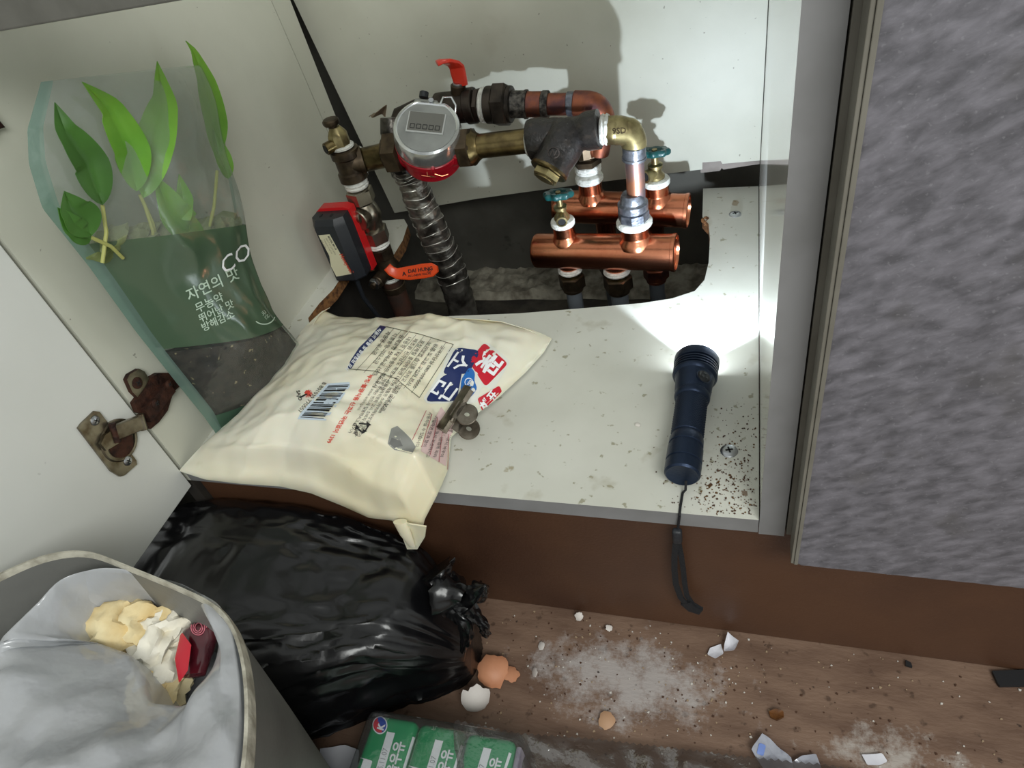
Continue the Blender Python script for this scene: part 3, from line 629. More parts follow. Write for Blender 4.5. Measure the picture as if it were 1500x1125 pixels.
# --- column on the left: air vent, tee, ball valve, lower valve
Yc = 0.352
PC = lambda x, y: at(x, y, y=Yc)
CX = -0.4485
Cz = lambda py: at(500, py, y=Yc).z
def cz(x, y): p = PC(x, y); return V(CX + 0.0, Yc, p.z)
t = thing('shutoff_column', 'upright run of brass tee, nickel ball valve and couplings by the side panel', 'pipework')
q = B(); q.lathe(cz(482, 183) + V(-0.003, 0, 0.002), (0.0, 0, 1), [(0.005, -0.012), (0.005, -0.003), (0.0085, -0.002), (0.0095, 0), (0.0095, 0.003), (0.008, 0.0045), (0.002, 0.005)], bronze, 10)
q.lathe(cz(491, 213) + V(-0.001, 0, 0), (0, 0, 1), [(0.0115, -0.004), (0.0115, 0.012), (0.0095, 0.016), (0.006, 0.021)], brass_l, 8)
q.cyl(cz(488, 208), cz(488, 208) + V(-0.012, -0.016, -0.001), 0.0068, brass, 16); q.cyl(cz(488, 208) + V(-0.0118, -0.0158, -0.001), cz(488, 208) + V(-0.0124, -0.0166, -0.001), 0.0048, darkrec, 14); obj('air_vent', q, t)
q = B(); tape(q, cz(491, 218), cz(491, 212), 0.0125); obj('tape_ring', q, t)
q = B(); zt0, zt1 = cz(495, 218), cz(510, 262)
q.lathe(zt0, (0, 0, -1), [(0.0145, 0), (0.0165, 0.001), (0.0165, 0.009), (0.0145, 0.011), (0.0145, 0.026), (0.0165, 0.028), (0.0165, (zt0-zt1).length), (0.0150, (zt0-zt1).length+0.001)], bronze, 28)
zc = (zt0+zt1)/2; q.lathe(V(CX, Yc, P1(530, 234).z), (P1(534, 234) - V(CX, Yc, P1(530, 234).z)), [(0.0140, 0), (0.0140, 0.016), (0.0165, 0.018), (0.0165, (P1(527, 235) - V(CX, Yc, P1(530, 234).z)).length), (0.0150, (P1(528, 235) - V(CX, Yc, P1(530, 234).z)).length)], bronze, 28); obj('tee', q, t)
q = B(); tape(q, P1(524, 236), P1(533, 234), 0.0148); obj('tape_ring', q, t)
q = B(); tape(q, cz(515, 276), cz(510, 263), 0.0135); obj('tape_ring', q, t)
q = B(); q.hexa(cz(523, 296), cz(518, 277), 0.0165, nickel, phase=.3)
q.lathe(cz(543, 336), (0, 0, 1), [(0.012, 0), (0.0135, 0.002), (0.0145, 0.012), (0.0165, 0.020), (0.0145, 0.030), (0.012, 0.036)], nickel, 28)
q.cyl(V(CX, Yc, (cz(530, 312)).z), V(CX - 0.004, Yc-0.019, cz(530, 312).z), 0.0135, nickel, 24); obj('ball_valve_body', q, t)
q = B(); q.hexa(cz(548, 353), cz(545, 334), 0.0175, nickel, phase=.2); obj('union_nut', q, t)
q = B(); tape(q, cz(556, 361), cz(552, 352), 0.0135); obj('tape_ring', q, t)
q = B(); q.hexa(cz(561, 377), cz(556, 361), 0.0155, bronze); q.lathe(cz(573, 402), (0, 0, 1), [(0.0145, 0), (0.0160, 0.003), (0.0160, 0.014), (0.0130, 0.02), (0.0130, 0.030)], bronze, 24)
zk = cz(568, 395); q.cyl(zk, zk + V(-0.004, -0.028, 0), 0.0085, bronze, 18); q.hexa(zk + V(-0.006, -0.028, 0), zk + V(-0.0065, -0.034, 0), 0.0075, chrome); q.cyl(zk + V(-0.0065, -0.034, 0), zk + V(-0.0068, -0.037, 0), 0.004, bronze, 12); obj('lower_valve_body', q, t)
q = B(); y_l = Yc - 0.033
H0 = at(563, 396, y=y_l)
lp = [(567, 391), (573, 397), (582, 401), (600, 400), (620, 397), (634, 395), (641, 394)]
lever(q, [at(px, py, y=y_l) for px, py in lp], [0.011, 0.012, 0.0135, 0.0170, 0.0180, 0.0165, 0.0075], 0.0042, orange, (0, 0.55, 0.83)); lv = obj('lever', q, t)
pr = Print(bvh_of([lv])); pr.text('DAI HUNG', (598, 400), (1, -.13), 7.5, ink, bold=.03); pr.text('ALL-NEW VALVE', (598, 406), (1, -.13), 4.6, ink, bold=.02); pr.text('®', (626, 400), (1, -.13), 9, ink); pr.text('A', (590, 404), (1, -.13), 8, ink, bold=.04); pr.obj('lettering', lv)
q = B(); tape(q, cz(580, 409), cz(573, 400), 0.0130); obj('tape_ring', q, t)
q = B(); q.tube([cz(580, 408), cz(590, 430), V(CX + 0.001, Yc, -0.09), V(CX + 0.002, Yc, FLOOR + 0.0002)], 0.0135, mat('grimy riser pipe', '#3d332d', .6, .5, col2='#5d3c30', nscale=40), 20)
q.cyl(cz(585, 415), cz(590, 424), 0.0155, bronze); obj('riser_pipe', q, t)
# --- actuator
t = thing('valve_actuator', 'black and red electric valve actuator box against the side panel', 'actuator')
ax0, ax1, ay0, ay1, az0, az1 = -0.4965, -0.4530, 0.298, 0.322, 0.0035, 0.0865
q = B(); pts = [(-0.0005, 0.010), (0.007, 0.0), (0.0335, 0.0), (0.0435, 0.010), (0.0435, 0.026), (-0.0005, 0.026)]
sl = 0.006
def arow(z, k=0.0): return [V(ax0 + 0.0005 + x + (0.0015 if x < 0.02 else -0.0015)*k, ay0 + y + (0.002*k if y < 0.012 else 0), z) for x, y in pts]
q.rings([arow(az0, 1), arow(az0 + 0.003), arow(az1 - 0.010), arow(az1 - 0.006, .5), [p + V(0, 0.004 if p.y < ay0 + 0.012 else 0, 0) for p in arow(az1, 1)]], blackp)
cov = obj('cover', q, t, sharp=25)
q = B(); q.prism([V(ax0 - 0.0005, ay1 + 0.0022, az0 - 0.001), V(ax1 + 0.0015, ay1 + 0.0022, az0 - 0.001), V(ax1 + 0.0015, ay1 + 0.0022, az1 + 0.0005), V(ax1 - 0.006, ay1 + 0.0022, az1 + 0.0035), V(ax0 + 0.006, ay1 + 0.0022, az1 + 0.0035), V(ax0 - 0.0005, ay1 + 0.0022, az1 - 0.001)], (0, 0.013, 0), redp2); obj('base_plate', q, t)
bv = bvh_of([cov]); pr = Print(bv)
pr.poly([(461, 345), (483, 343), (515, 401), (493, 405)], labelm, 0.0003, 3)
dl_ = (0.50, 0.86)
pr.text('MODEL MV-15', (480, 346), dl_, 3.6, ink, bold=.03, up=(0.9, -.15)); pr.text('Honeywell', (497, 372), (0.5, .86), 7.5, mat('red ink', '#c4412a', .5), up=(0.9, -.15), bold=.03)
for k, s in enumerate(('INPUT AC 220V 60Hz', 'TORQUE 15 kgf.cm', 'IP54  2.5W', 'T 0 - 60')): pr.text(s, (476 - k*3.6 + 1, 349 + k*1.2), dl_, 3.0, mat('pale brown ink', '#7d7460', .5), up=(0.9, -.15))
pr.text('0118', (471, 362), dl_, 6.5, ink, up=(0.9, -.15)); pr.obj('label', cov)
q = B()
for xx in (0.012, 0.026): q.box((ax0 + xx, ay0 + 0.0155, az1 + 0.0002), (0.0022, 0.006, 0.0008), darkrec)
obj('vent_slots', q, cov)
q = B(); q.cyl(V(ax1 - 0.008, ay1 + 0.0155, 0.070), V(CX + 0.001, Yc - 0.015, 0.070), 0.008, nickel, 16); obj('drive_shaft', q, t)
q = B(); q.tube([V(-0.470, 0.31, 0.004), V(-0.472, 0.312, -0.03), V(-0.466, 0.33, -0.10), V(-0.45, 0.36, FLOOR + 0.003), V(-0.42, 0.40, FLOOR + 0.003)], 0.003, blackp, 10); obj('cable', q, t)
# --- insulated return hose
t = thing('insulated_hose', 'foil wrapped insulated pipe dropping from the meter to the floor', 'pipe')
q = B(); hp = [at(597, 246, y=0.372), at(603, 262, y=0.372), at(617, 300, y=0.372), at(637, 345, y=0.372), at(654, 380, y=0.372), at(668, 420, y=0.372), at(678, 455, y=0.372), at(690, 500, y=0.372), at(697, 530, y=0.372)]
hp[-1].z = FLOOR + 0.0005
seg = 36; nn = 150; rows = []
def along(pts, s):
    s *= len(pts)-1; i = min(int(s), len(pts)-2); return pts[i].lerp(pts[i+1], s - i)
for j in range(nn):
    s = j/(nn-1); p = along(hp, s); d = (along(hp, min(1, s+.02)) - along(hp, max(0, s-.02))).normalized()
    a, b_ = frame_axes(d, V(0, 1, 0)); R0 = 0.0155 + 0.0035*min(1, s*2.2); saw = (s*26) % 1.0
    R0 += 0.0011*(1-saw) if s < 0.62 else 0.0003*(1-saw); row = []
    for i in range(seg):
        th = 2*math.pi*i/seg; x = a*math.cos(th) + b_*math.sin(th)
        rr_ = R0 + 0.0016*noise.noise(V(math.cos(th)*2.2, math.sin(th)*2.2, s*26)) + 0.0007*noise.noise(V(math.cos(th)*7, math.sin(th)*7, s*70)); row.append(p + x*rr_)
    rows.append(row)
q.rings(rows, foil); obj('foil_wrap', q, t, sharp=60)
q = B()
for k in range(15):
    s = (k + 1.02)/26.0; p = along(hp, s); d = (along(hp, min(1, s+.02)) - along(hp, max(0, s-.02))).normalized(); a, b_ = frame_axes(d, V(0, 1, 0)); R0 = 0.0155 + 0.0035*min(1, s*2.2) + 0.0012
    a0_ = rnd.uniform(-.3, .3); q.tube([p + (a*math.cos(th) + b_*math.sin(th))*(R0 + 0.0005*math.sin(th*5 + k)) + d*0.0014*math.sin(th*3 + k) + d*rnd.uniform(-.0003, .0003) for th in [a0_ + 2*math.pi*i/40 for i in range(41)]], 0.00042, linerm, 5)
obj('foil_fold', q, t)
q = B(); q.tube([hp[0] + V(0, 0.008, 0.0), at(590, 225, y=0.39), at(580, 200, y=0.405), PU(590, 172), PU(612, 163), PU(642, 160)], 0.0135, darkfit, 18); q.tube([at(572, 172, y=.40), at(574, 192, y=.395), at(584, 213, y=.388)], [0.012, 0.014, 0.012], foil, 12); obj('bend', q, t)
q = B(); q.blob(hp[0] + V(0.008, -0.012, 0.004), (0.006, 0.004, 0.008), mat('grey clip', '#6f7380', .3, .5), 2, .1); q.blob(hp[0] + V(-0.012, -0.004, -0.003), (0.007, 0.006, 0.010), foil, 3, .8, 3, 4); q.blob(hp[0] + V(0.0, -0.006, 0.006), (0.012, 0.006, 0.006), foil, 3, .8, 3, 9); obj('foil_scrap', q, t)
# ------------------------------------------------------------------ flashlight with its lanyard
navy = mat('dark navy anodised metal', '#253146', 0.36, 0.7, bump=0.1, bscale=500)
rubber = mat('black rubber', '#15171a', 0.7)
t = thing('flashlight', 'dark navy metal flashlight lying lit on the white shelf', 'flashlight'); fl = t
ft, fh = at(999, 697, z=0.0138), at(1021, 527, z=0.0195)
fa = (fh - ft).normalized(); L = FL = (fh - ft).length     # 0.126 m
q = B()
q.lathe(ft, fa, [(0.0105, 0.0008), (0.0122, 0), (0.0136, 0.0015), (0.0138, 0.005), (0.0138, 0.0105), (0.0129, 0.0110), (0.0129, 0.0122), (0.0138, 0.0127), (0.0138, 0.0255), (0.0126, 0.0262), (0.0126, 0.0285), (0.0134, 0.029), (0.0134, 0.0345), (0.0122, 0.0365), (0.0120, 0.040)], navy, 48)
q.lathe(ft, fa, [(0.001, 0.0018), (0.0105, 0.0016), (0.0106, 0.0010)], rubber, 40)
obj('tail_cap', q, t)
q = B(); g0, g1 = 0.0390, 0.0775; seg = 60; rows = []
ga, gb = frame_axes(fa)
nr = 62
for j in range(nr):
    h = g0 + (g1-g0)*j/(nr-1); row = []
    for i in range(seg*2):
        a = 2*math.pi*i/(seg*2); k = 0.00022*(1 if ((i + j) // 2) % 2 == 0 else -1) + 0.00014*(1 if ((i - j) // 2) % 2 == 0 else -1)
        if j in (0, nr-1): k = -0.0004
        row.append(ft + fa*h + (ga*math.cos(a) + gb*math.sin(a))*(0.0127 + k))
    rows.append(row)
q.rings(rows, navy); obj('knurled_grip', q, t, sharp=80)
q = B(); q.lathe(ft, fa, [(0.0120, 0.0765), (0.0140, 0.078), (0.0146, 0.080), (0.0146, 0.083), (0.0138, 0.084), (0.0150, 0.087), (0.0156, 0.099), (0.0162, 0.101), (0.0166, 0.103)], navy, 48); obj('switch_section', q, t)
sd = (V(0.55, -0.1, 0.83)); sd = (sd - fa*sd.dot(fa)).normalized()
q = B(); bc = ft + fa*0.0935 + sd*0.0146; q.lathe(bc, sd, [(0.0056, 0), (0.0058, 0.0012), (0.0050, 0.0022), (0.0001, 0.0027)], rubber, 28)
tt = fa.cross(sd)
for dx_, dy_ in ((0.0018, 0.0016), (-0.0018, 0.0016)): q.cyl(bc + sd*0.0023 + tt*dx_ + fa*dy_*-1, bc + sd*0.0029 + tt*dx_ + fa*dy_*-1, 0.0011, blackp, 10)
q.box(bc + sd*0.0026 + fa*0.0022, (0.003, 0.0014, 0.0008), blackp, Matrix((tt, fa, sd)).transposed())
q.lathe(bc, sd, [(0.0066, 0), (0.0066, 0.0010), (0.0058, 0.0010)], navy, 28); obj('switch_button', q, t)
q = B(); prof = [(0.0160, 0.1022), (0.0184, 0.1042)]
for k in range(4):
    h = 0.1052 + k*0.0029; prof += [(0.0188, h), (0.0188, h+0.0014), (0.0172, h+0.0016), (0.0172, h+0.0027)]
prof += [(0.0190, 0.1172), (0.0192, 0.119), (0.0192, L-0.0015), (0.0186, L), (0.0172, L), (0.0168, L-0.003)]
q.lathe(ft, fa, prof, navy, 64); obj('head', q, t)
em = bpy.data.materials.new('lit led lens'); em.use_nodes = True; pe = em.node_tree.nodes['Principled BSDF']; pe.inputs['Emission Color'].default_value = (0.85, 0.93, 1, 1); pe.inputs['Emission Strength'].default_value = 30
q = B(); q.lathe(ft, fa, [(0.0001, L-0.0030), (0.0168, L-0.0030), (0.0168, L-0.0016), (0.0001, L-0.0016)], em, 40); obj('lens', q, t)
ld = bpy.data.lights.new('flashlight_beam', 'SPOT'); ld.energy = SPOT_W; ld.spot_size = math.radians(92); ld.spot_blend = 0.14; ld.shadow_soft_size = 0.004; ld.color = (0.76, 0.87, 1.0)
lo = bpy.data.objects.new('flashlight_beam', ld); COL.objects.link(lo); lo.parent = fl; lo.location = ft + fa*(L + 0.0025); lo.rotation_euler = (fa + V(0.0, 0, 0.06)).to_track_quat('-Z', 'Y').to_euler()
cordm = mat('black woven cord', '#121317', 0.8, bump=0.5, bscale=600)
q = B(); q.tube([ft - fa*0.0012 + V(0.003, 0, -0.004), ft - fa*0.006 + V(0.003, 0, -0.009), at(1000, 722, z=0.0012), at(997, 740, z=0.001), at(995, 756, z=0.0009), V(-0.0565, -0.0012, -0.0012), at(993, 775, y=-0.003)], 0.0010, cordm, 8); ly = obj('lanyard', q, t)
q = B(); q.box(at(992, 785, y=-0.0045), (0.0075, 0.006, 0.016), blackp, None, 0.0022, 3); obj('cord_lock', q, ly)
q = B()
def strap(pts, w, th, yo):
    P_ = [at(x, y, y=yo) for x, y in pts]; rr = []
    for i, p in enumerate(P_):
        d = (P_[min(i+1, len(P_)-1)] - P_[max(i-1, 0)]).normalized(); s = d.cross(V(0, 1, 0)).normalized()
        rr.append([p + s*w/2 + V(0, th/2, 0), p + s*w/2 - V(0, th/2, 0), p - s*w/2 - V(0, th/2, 0), p - s*w/2 + V(0, th/2, 0)])
    q.rings(rr, cordm)
strap([(990, 795), (988, 815), (988, 835), (990, 855), (997, 875), (1008, 888), (1022, 893)], 0.0048, 0.0014, -0.0045)
strap([(994, 795), (998, 815), (1001, 835), (1003, 855), (1006, 872), (1014, 884), (1024, 890)], 0.0042, 0.0014, -0.0030)
strap([(1004, 882), (1014, 891), (1027, 895)], 0.0095, 0.003, -0.0040); obj('strap_loop', q, ly)
# ------------------------------------------------------------------ cream food bag
bagm = mat('cream plastic bag', '#e6e2d1', 0.34, col2='#e4dbbb', nscale=6, bump=0.12, bscale=60, coat=0.15)
bagm.node_tree.nodes['Principled BSDF'].inputs['Subsurface Weight'].default_value = 0.12
bagm.node_tree.nodes['Principled BSDF'].inputs['Subsurface Scale'].default_value = 0.01
overlay(bagm, '#9b8a55', 0.66, 24, 0.1, strength=0.35)
def poly_at(pts):
    return [at(p[0], p[1], **p[2]) for p in pts]
def resample(pts, n):
    d = [0]
    for a, b_ in zip(pts, pts[1:]): d.append(d[-1] + (b_-a).length)
    out = []
    for i in range(n):
        s = d[-1]*i/(n-1); k = 0
        while k < len(d)-2 and d[k+1] < s: k += 1
        f = (s - d[k])/max(1e-9, d[k+1]-d[k]); out.append(pts[k].lerp(pts[k+1], min(1, max(0, f))))
    return out
z_ = lambda v: dict(z=v); y_ = lambda v: dict(y=v)
# A front-left, B back-left, C right tip, D hanging corner
AB = poly_at([(263, 690, z_(.003)), (300, 655, z_(.010)), (352, 612, z_(.020)), (395, 562, z_(.026)), (425, 520, z_(.026)), (445, 488, z_(.022)), (474, 455, z_(.016))])
BC = poly_at([(474, 455, z_(.016)), (495, 464, z_(.010)), (560, 470, z_(.009)), (640, 472, z_(.012)), (700, 473, z_(.012)), (736, 474, z_(.010)), (780, 484, z_(.006)), (808, 496, z_(.003))])
AD = poly_at([(263, 690, z_(.003)), (300, 702, z_(.002)), (350, 708, z_(.003)), (410, 712, y_(-.004)), (455, 722, y_(-.008)), (500, 740, y_(-.013)), (540, 758, y_(-.018)), (575, 762, y_(-.022)), (583, 775, y_(-.024)), (598, 802, y_(-.025))])
DC = poly_at([(598, 802, y_(-.025)), (614, 795, y_(-.024)), (622, 760, y_(-.018)), (640, 725, y_(-.008)), (656, 688, z_(.002)), (661, 640, z_(.003)), (690, 612, z_(.004)), (730, 582, z_(.003)), (770, 545, z_(.003)), (797, 515, z_(.003)), (808, 496, z_(.003))])
NU, NV = 90, 110
eAB, eBC, eAD, eDC = resample(AB, NU), resample(BC, NV), resample(AD, NV), resample(DC, NU)
def coons(i, j):
    u, v = i/(NU-1), j/(NV-1)    # u from A to B, v from A to D
    P = eAD[j]*(1-u) + eBC[j]*u + eAB[i]*(1-v) + eDC[i]*v
    return P - (eAB[0]*(1-u)*(1-v) + eAB[-1]*u*(1-v) + eAD[-1]*(1-u)*v + eDC[-1]*u*v)
def bag_h(u, v):
    e = lambda k, p: (max(0, 1 - abs(2*k-1)**p))
    h = 0.036*(e(u, 2.6)**0.75)*(e(v*0.92 + 0.02, 2.2)**0.8)
    h *= 1 - 0.55*max(0, v-0.72)/0.28
    h += 0.0045*e(u, 4)*e(v, 4)*noise.noise(V(u*2.6, v*3.2, 1.0))
    w = e(u, 8)*e(v, 8)
    r = 1 - abs(noise.noise(V(u*5 + v*2, v*3.2 - u, 4)))*2.2; h += 0.0028*max(0, r - 0.45)*w
    r = 1 - abs(noise.noise(V(u*9 - v*6, v*4 + u*2, 9)))*2.0; h += 0.0022*max(0, r - 0.4)*w*(0.3 + v)
    # pinch under the clip, crease lines from the back edge
    h -= 0.014*math.exp(-(((u-0.50)/0.14)**2 + ((v-0.93)/0.10)**2))
    h += 0.006*math.exp(-(((u - 0.92 + 0.25*(v-.55))/0.035)**2))*math.exp(-((v-0.62)/0.2)**2)
    # long fold running in from the front left corner, and folds fanning from the clip and the back corner
    def crease(a, c, w_, amp):
        ax_, ay_ = c[0]-a[0], c[1]-a[1]; t_ = max(0, min(1, ((u-a[0])*ax_ + (v-a[1])*ay_)/(ax_*ax_ + ay_*ay_))); dd = math.hypot(u-a[0]-ax_*t_, v-a[1]-ay_*t_)
        return amp*math.exp(-(dd/w_)**2)*math.sin(math.pi*(0.12 + .76*t_))
    h += w*(crease((.10, .05), (.13, .95), .022, .006) - crease((.055, .05), (.06, .9), .03, .006))
    h += w*(crease((.5, .88), (.72, .45), .02, -.004) + crease((.46, .86), (.30, .45), .02, -.0035) + crease((.52, .95), (.93, .80), .025, -.005) + crease((.95, .55), (.62, .62), .022, .005) + crease((.93, .70), (.70, .82), .02, .0045) + crease((.96, .30), (.80, .40), .018, .004) + crease((.35, .97), (.22, .75), .02, -.004))
    return max(h, 0.0)
q = B(); top = []; bot = []
for j in range(NV):
    rt_, rb_ = [], []
    for i in range(NU):
        P = coons(i, j); u, v = i/(NU-1), j/(NV-1); h = bag_h(u, v)
        edge = min(u, 1-u, v, 1-v)
        out_ = max(0, -P.y/0.02); n_ = V(0, -min(1, out_)*0.8, 1).normalized()
        rip = 0.0016*noise.noise(V(P.x*60, P.y*60, 2))*(1 if edge > 0 else 0)
        T_ = P + n_*(h + rip + 0.0006); Bt = P.copy()
        if Bt.y > -0.001: Bt.z = max(0.0006, min(Bt.z, 0.0006 + 0.012*(1-min(1, edge*9)))) ; T_.z = max(T_.z, Bt.z + 0.0006)
        else: Bt = P - n_*0.0006
        if j == 0 or j == NV-1 or i == 0 or i == NU-1: Bt = P - V(0, 0, 0.0006) if P.y < 0 else V(P.x, P.y, max(0.0004, P.z - 0.0006))
        rt_.append(q.bm.verts.new(T_)); rb_.append(q.bm.verts.new(Bt))
    top.append(rt_); bot.append(rb_)
for j in range(NV-1):
    for i in range(NU-1):
        q.face((top[j][i], top[j][i+1], top[j+1][i+1], top[j+1][i]), bagm); q.face((bot[j][i], bot[j+1][i], bot[j+1][i+1], bot[j][i+1]), bagm)
for j in range(NV-1):
    q.face((top[j][0], top[j+1][0], bot[j+1][0], bot[j][0]), bagm); q.face((top[j][-1], bot[j][-1], bot[j+1][-1], top[j+1][-1]), bagm)
for i in range(NU-1):
    q.face((top[0][i], bot[0][i], bot[0][i+1], top[0][i+1]), bagm); q.face((top[-1][i], top[-1][i+1], bot[-1][i+1], bot[-1][i]), bagm)
t = thing('food_bag', 'cream plastic food bag with printed back lying across the shelf edge', 'bag')
body = obj('bag_film', q, t, sharp=70)
# folded lip hanging at the front corner and seam lip along the back edge
q = B()
def lip(pts, w, off):
    P_ = resample(pts, 40)
    def f(u, v):
        p = P_[int(round(u*39))]; return p + off(u)*v
    q.grid(lambda u, v: f(u, v), 40, 6, bagm)
lip(poly_at([(500, 466, z_(.014)), (560, 470, z_(.012)), (640, 471, z_(.015)), (700, 472, z_(.015)), (736, 473, z_(.013)), (775, 482, z_(.008)), (800, 492, z_(.004))]), 0, lambda u: V(0.001, -0.004, 0.008*math.sin(math.pi*min(1, u*1.02))))
lip(poly_at([(474, 455, z_(.012)), (462, 468, z_(.016)), (448, 492, z_(.017)), (440, 512, z_(.016))]), 0, lambda u: V(0.010, 0.0, 0.010*math.sin(math.pi*(0.15 + .7*u))))
q.solid(0.0006)
q2 = B(); 
fl_ = poly_at([(583, 762, y_(-.026)), (600, 766, y_(-.031)), (625, 770, y_(-.027)), (623, 785, y_(-.031)), (612, 803, y_(-.029)), (597, 803, y_(-.027)), (590, 785, y_(-.028))])
q2.prism(fl_, (0, -0.0012, 0), bagm); q2.tube([at(586, 764, y=-.030), at(594, 782, y=-.033), at(604, 800, y=-.031)], [.0065, .0055, .003], bagm, 18, flat=.55)
obj('folded_lip', q, t); obj('folded_corner', q2, t)
navyink = mat('navy print', '#14265c', 0.4, coat=0.2); redink = mat('red print', '#c4142c', 0.35, coat=0.2); blueink = mat('blue print', '#1766b4', 0.35, coat=0.2)
whiteink = mat('white print', '#eceef0', 0.4); greyink = mat('dark grey print', '#3a3a38', 0.5); redtext = mat('red lettering', '#d2493a', 0.5); pinkish = mat('pale pink print', '#d9bcb8', 0.5); skyw = mat('pale blue print', '#c3d0dc', 0.45)
lineink = mat('thin rule print', '#4c4f3e', 0.5); cre = mat('white backing print', '#dcdcd2', 0.4); steelgr = mat('pencil grey print', '#8d8d88', 0.5)
bb_ = bvh_of([body]); pr = Print(bb_)
d1 = (-0.52, 0.86)
# navy headline stripe and its white lettering
pr.poly([(557, 477), (566, 479), (550, 498), (534, 512), (525, 524), (515, 540), (508, 541), (514, 528), (526, 510), (543, 493)], navyink, 0.0004, 5)
pr.text('식품의 유형 및 영양정보 표시', (556, 481), (-0.64, 0.77), 6.5, whiteink, bold=.03, lift=.0008)
# table
tbl = [(566, 479), (663, 505), (612, 583), (560, 548), (508, 541)]
def tl(p, q_, w=0.9): pr.line(p, q_, w, lineink, 0.0005, 10)
tl((566, 479), (615, 490)); tl((615, 490), (664, 505)); tl((664, 505), (614, 583)); tl((614, 583), (580, 555)); tl((580, 555), (550, 544)); tl((550, 544), (510, 541))
for k in range(1, 9):
    f = k/9.0; a = Vector((566, 479)).lerp(Vector((664, 505)), f); c = Vector((510, 541)).lerp(Vector((614, 583)), f); c.y -= 6*math.sin(math.pi*f)
    tl(tuple(a), tuple(c), 0.5)
kor = ['제품명 꽃소금', '식품유형 기타소금', '원재료명 정제소금 100%', '내용량 1 kg 유통기한 별도표시', '제조원 전라남도 목포시 산정동', '포장재질 폴리에틸렌 내면', '보관방법 습기를 피하고 건조한 곳에 보관', '반품 및 교환 구입처 본사', '고객상담실 080-000-0000', '1회 제공량']
for k in range(9):
    f = (k + .5)/9.2; a = Vector((563, 484)).lerp(Vector((654, 508)), f)
    pr.text(kor[k], tuple(a + Vector((0, 0))), (-0.57, 0.82), 7.2, greyink, up=(0.92, 0.30), lift=.0006)
# logo blocks
wb = cre
pr.rrect([(657, 510), (700, 512), (713, 500), (748, 530), (722, 572), (706, 565), (698, 590), (680, 592), (668, 590), (626, 592), (619, 585), (640, 553), (648, 540)], 6, wb, .0004, 5)
pr.rrect([(668, 509), (704, 514), (686, 548), (647, 549)], 9, navyink, .0006, 4)
pr.rrect([(646, 552), (678, 539), (668, 588), (621, 589)], 10, navyink, .0006, 4)
pr.rrect([(709, 502), (744, 533), (711, 567), (686, 530)], 6, redink, .0006, 4)
pr.rrect([(688, 537), (696, 546), (694, 558), (700, 569), (688, 584), (674, 578), (675, 556)], 6, blueink, .0006, 4)
pr.rrect([(731, 565), (735, 573), (706, 602), (699, 584)], 3, redink, .0006, 3)
pr.text('꽃', (716, 533), (-0.60, 0.80), 36, whiteink, up=(.86, .50), center=True, bold=.025, lift=.0010)
pr.text('소', (673, 532), (-0.60, 0.80), 32, whiteink, up=(.9, .42), center=True, bold=.012, lift=.0010)
pr.text('금', (650, 572), (-0.60, 0.80), 36, whiteink, up=(.9, .42), center=True, bold=.012, lift=.0010)
pr.text('해표', (716, 586), (0.62, -0.78), 17, whiteink, up=(-.78, -.62), center=True, bold=.03, lift=.0010)
for k in range(12):
    a, a2 = 2*math.pi*k/12, 2*math.pi*(k+1)/12; pr.line((686+6*math.cos(a), 560+6*math.sin(a)), (686+6*math.cos(a2), 560+6*math.sin(a2)), 1, whiteink, .0010, 2)
pr.text('SAJO', (686, 560), (-0.6, .8), 4, whiteink, center=True, bold=.03, lift=.0010)
# barcode
pr.poly([(480, 562), (512, 560), (513, 566), (478, 616), (436, 614), (440, 606)], skyw, .0003, 4)
bars = [1, 2, 1, 3, 1, 1, 2, 1, 3, 2, 1, 2, 1, 3, 1, 1, 2, 1]; s0 = 0; tot = sum(bars)*1.75
for k, w_ in enumerate(bars):
    f = s0/tot; f2 = (s0 + w_*0.95)/tot; s0 += w_*1.75
    A_ = lambda f: Vector((482, 565)).lerp(Vector((440, 612)), f); C_ = lambda f: Vector((512, 564)).lerp(Vector((474, 614)), f)
    pr.poly([tuple(A_(f)), tuple(C_(f)), tuple(C_(f2)), tuple(A_(f2))], ink, .0006, 3)
pr.text('8 801039 770557', (474, 560), (-0.66, 0.75), 8.2, ink, up=(.80, .2), lift=.0006)
# maker's mark
pr.text('SAJO', (438, 580), (0.25, 0.97), 7, ink, up=(0.95, -.2), lift=.0006, center=True, bold=.02)
pr.line((440, 583), (449, 578), 2.2, ink, .0006, 4); pr.line((449, 578), (456, 580), 2.2, ink, .0006, 4)
for k in range(8):
    a = -1.2 + k*0.42; pr.line((450 + 4*math.cos(a), 577 + 3*math.sin(a)), (450 + 8*math.cos(a), 577 + 6*math.sin(a)), 1.2, redtext, .0006, 2)
pr.poly([(446, 576), (449, 572), (454, 573), (455, 578), (450, 580)], redtext, .0006, 1)
pr.text('부정·불량식품 신고는 국번없이 1399', (541, 549), (-0.50, 0.80), 7.8, redtext, up=(0.93, .1), bold=.03, lift=.0006)
for k, sx in enumerate(['직사광선을 피하여 보관하십시오', '개봉 후에는 반드시 밀봉하시고 습기가', '공정거래위원회 고시 소비자 분쟁해결', '본 제품은 소비자피해보상규정에 의거', 'SAJO 080-233-6500']):
    pr.text(sx, (556 + k*6, 551 + k*3.4), (-0.52, 0.80), 6.0 if k else 4.5, greyink, up=(0.93, .15), lift=.0006)
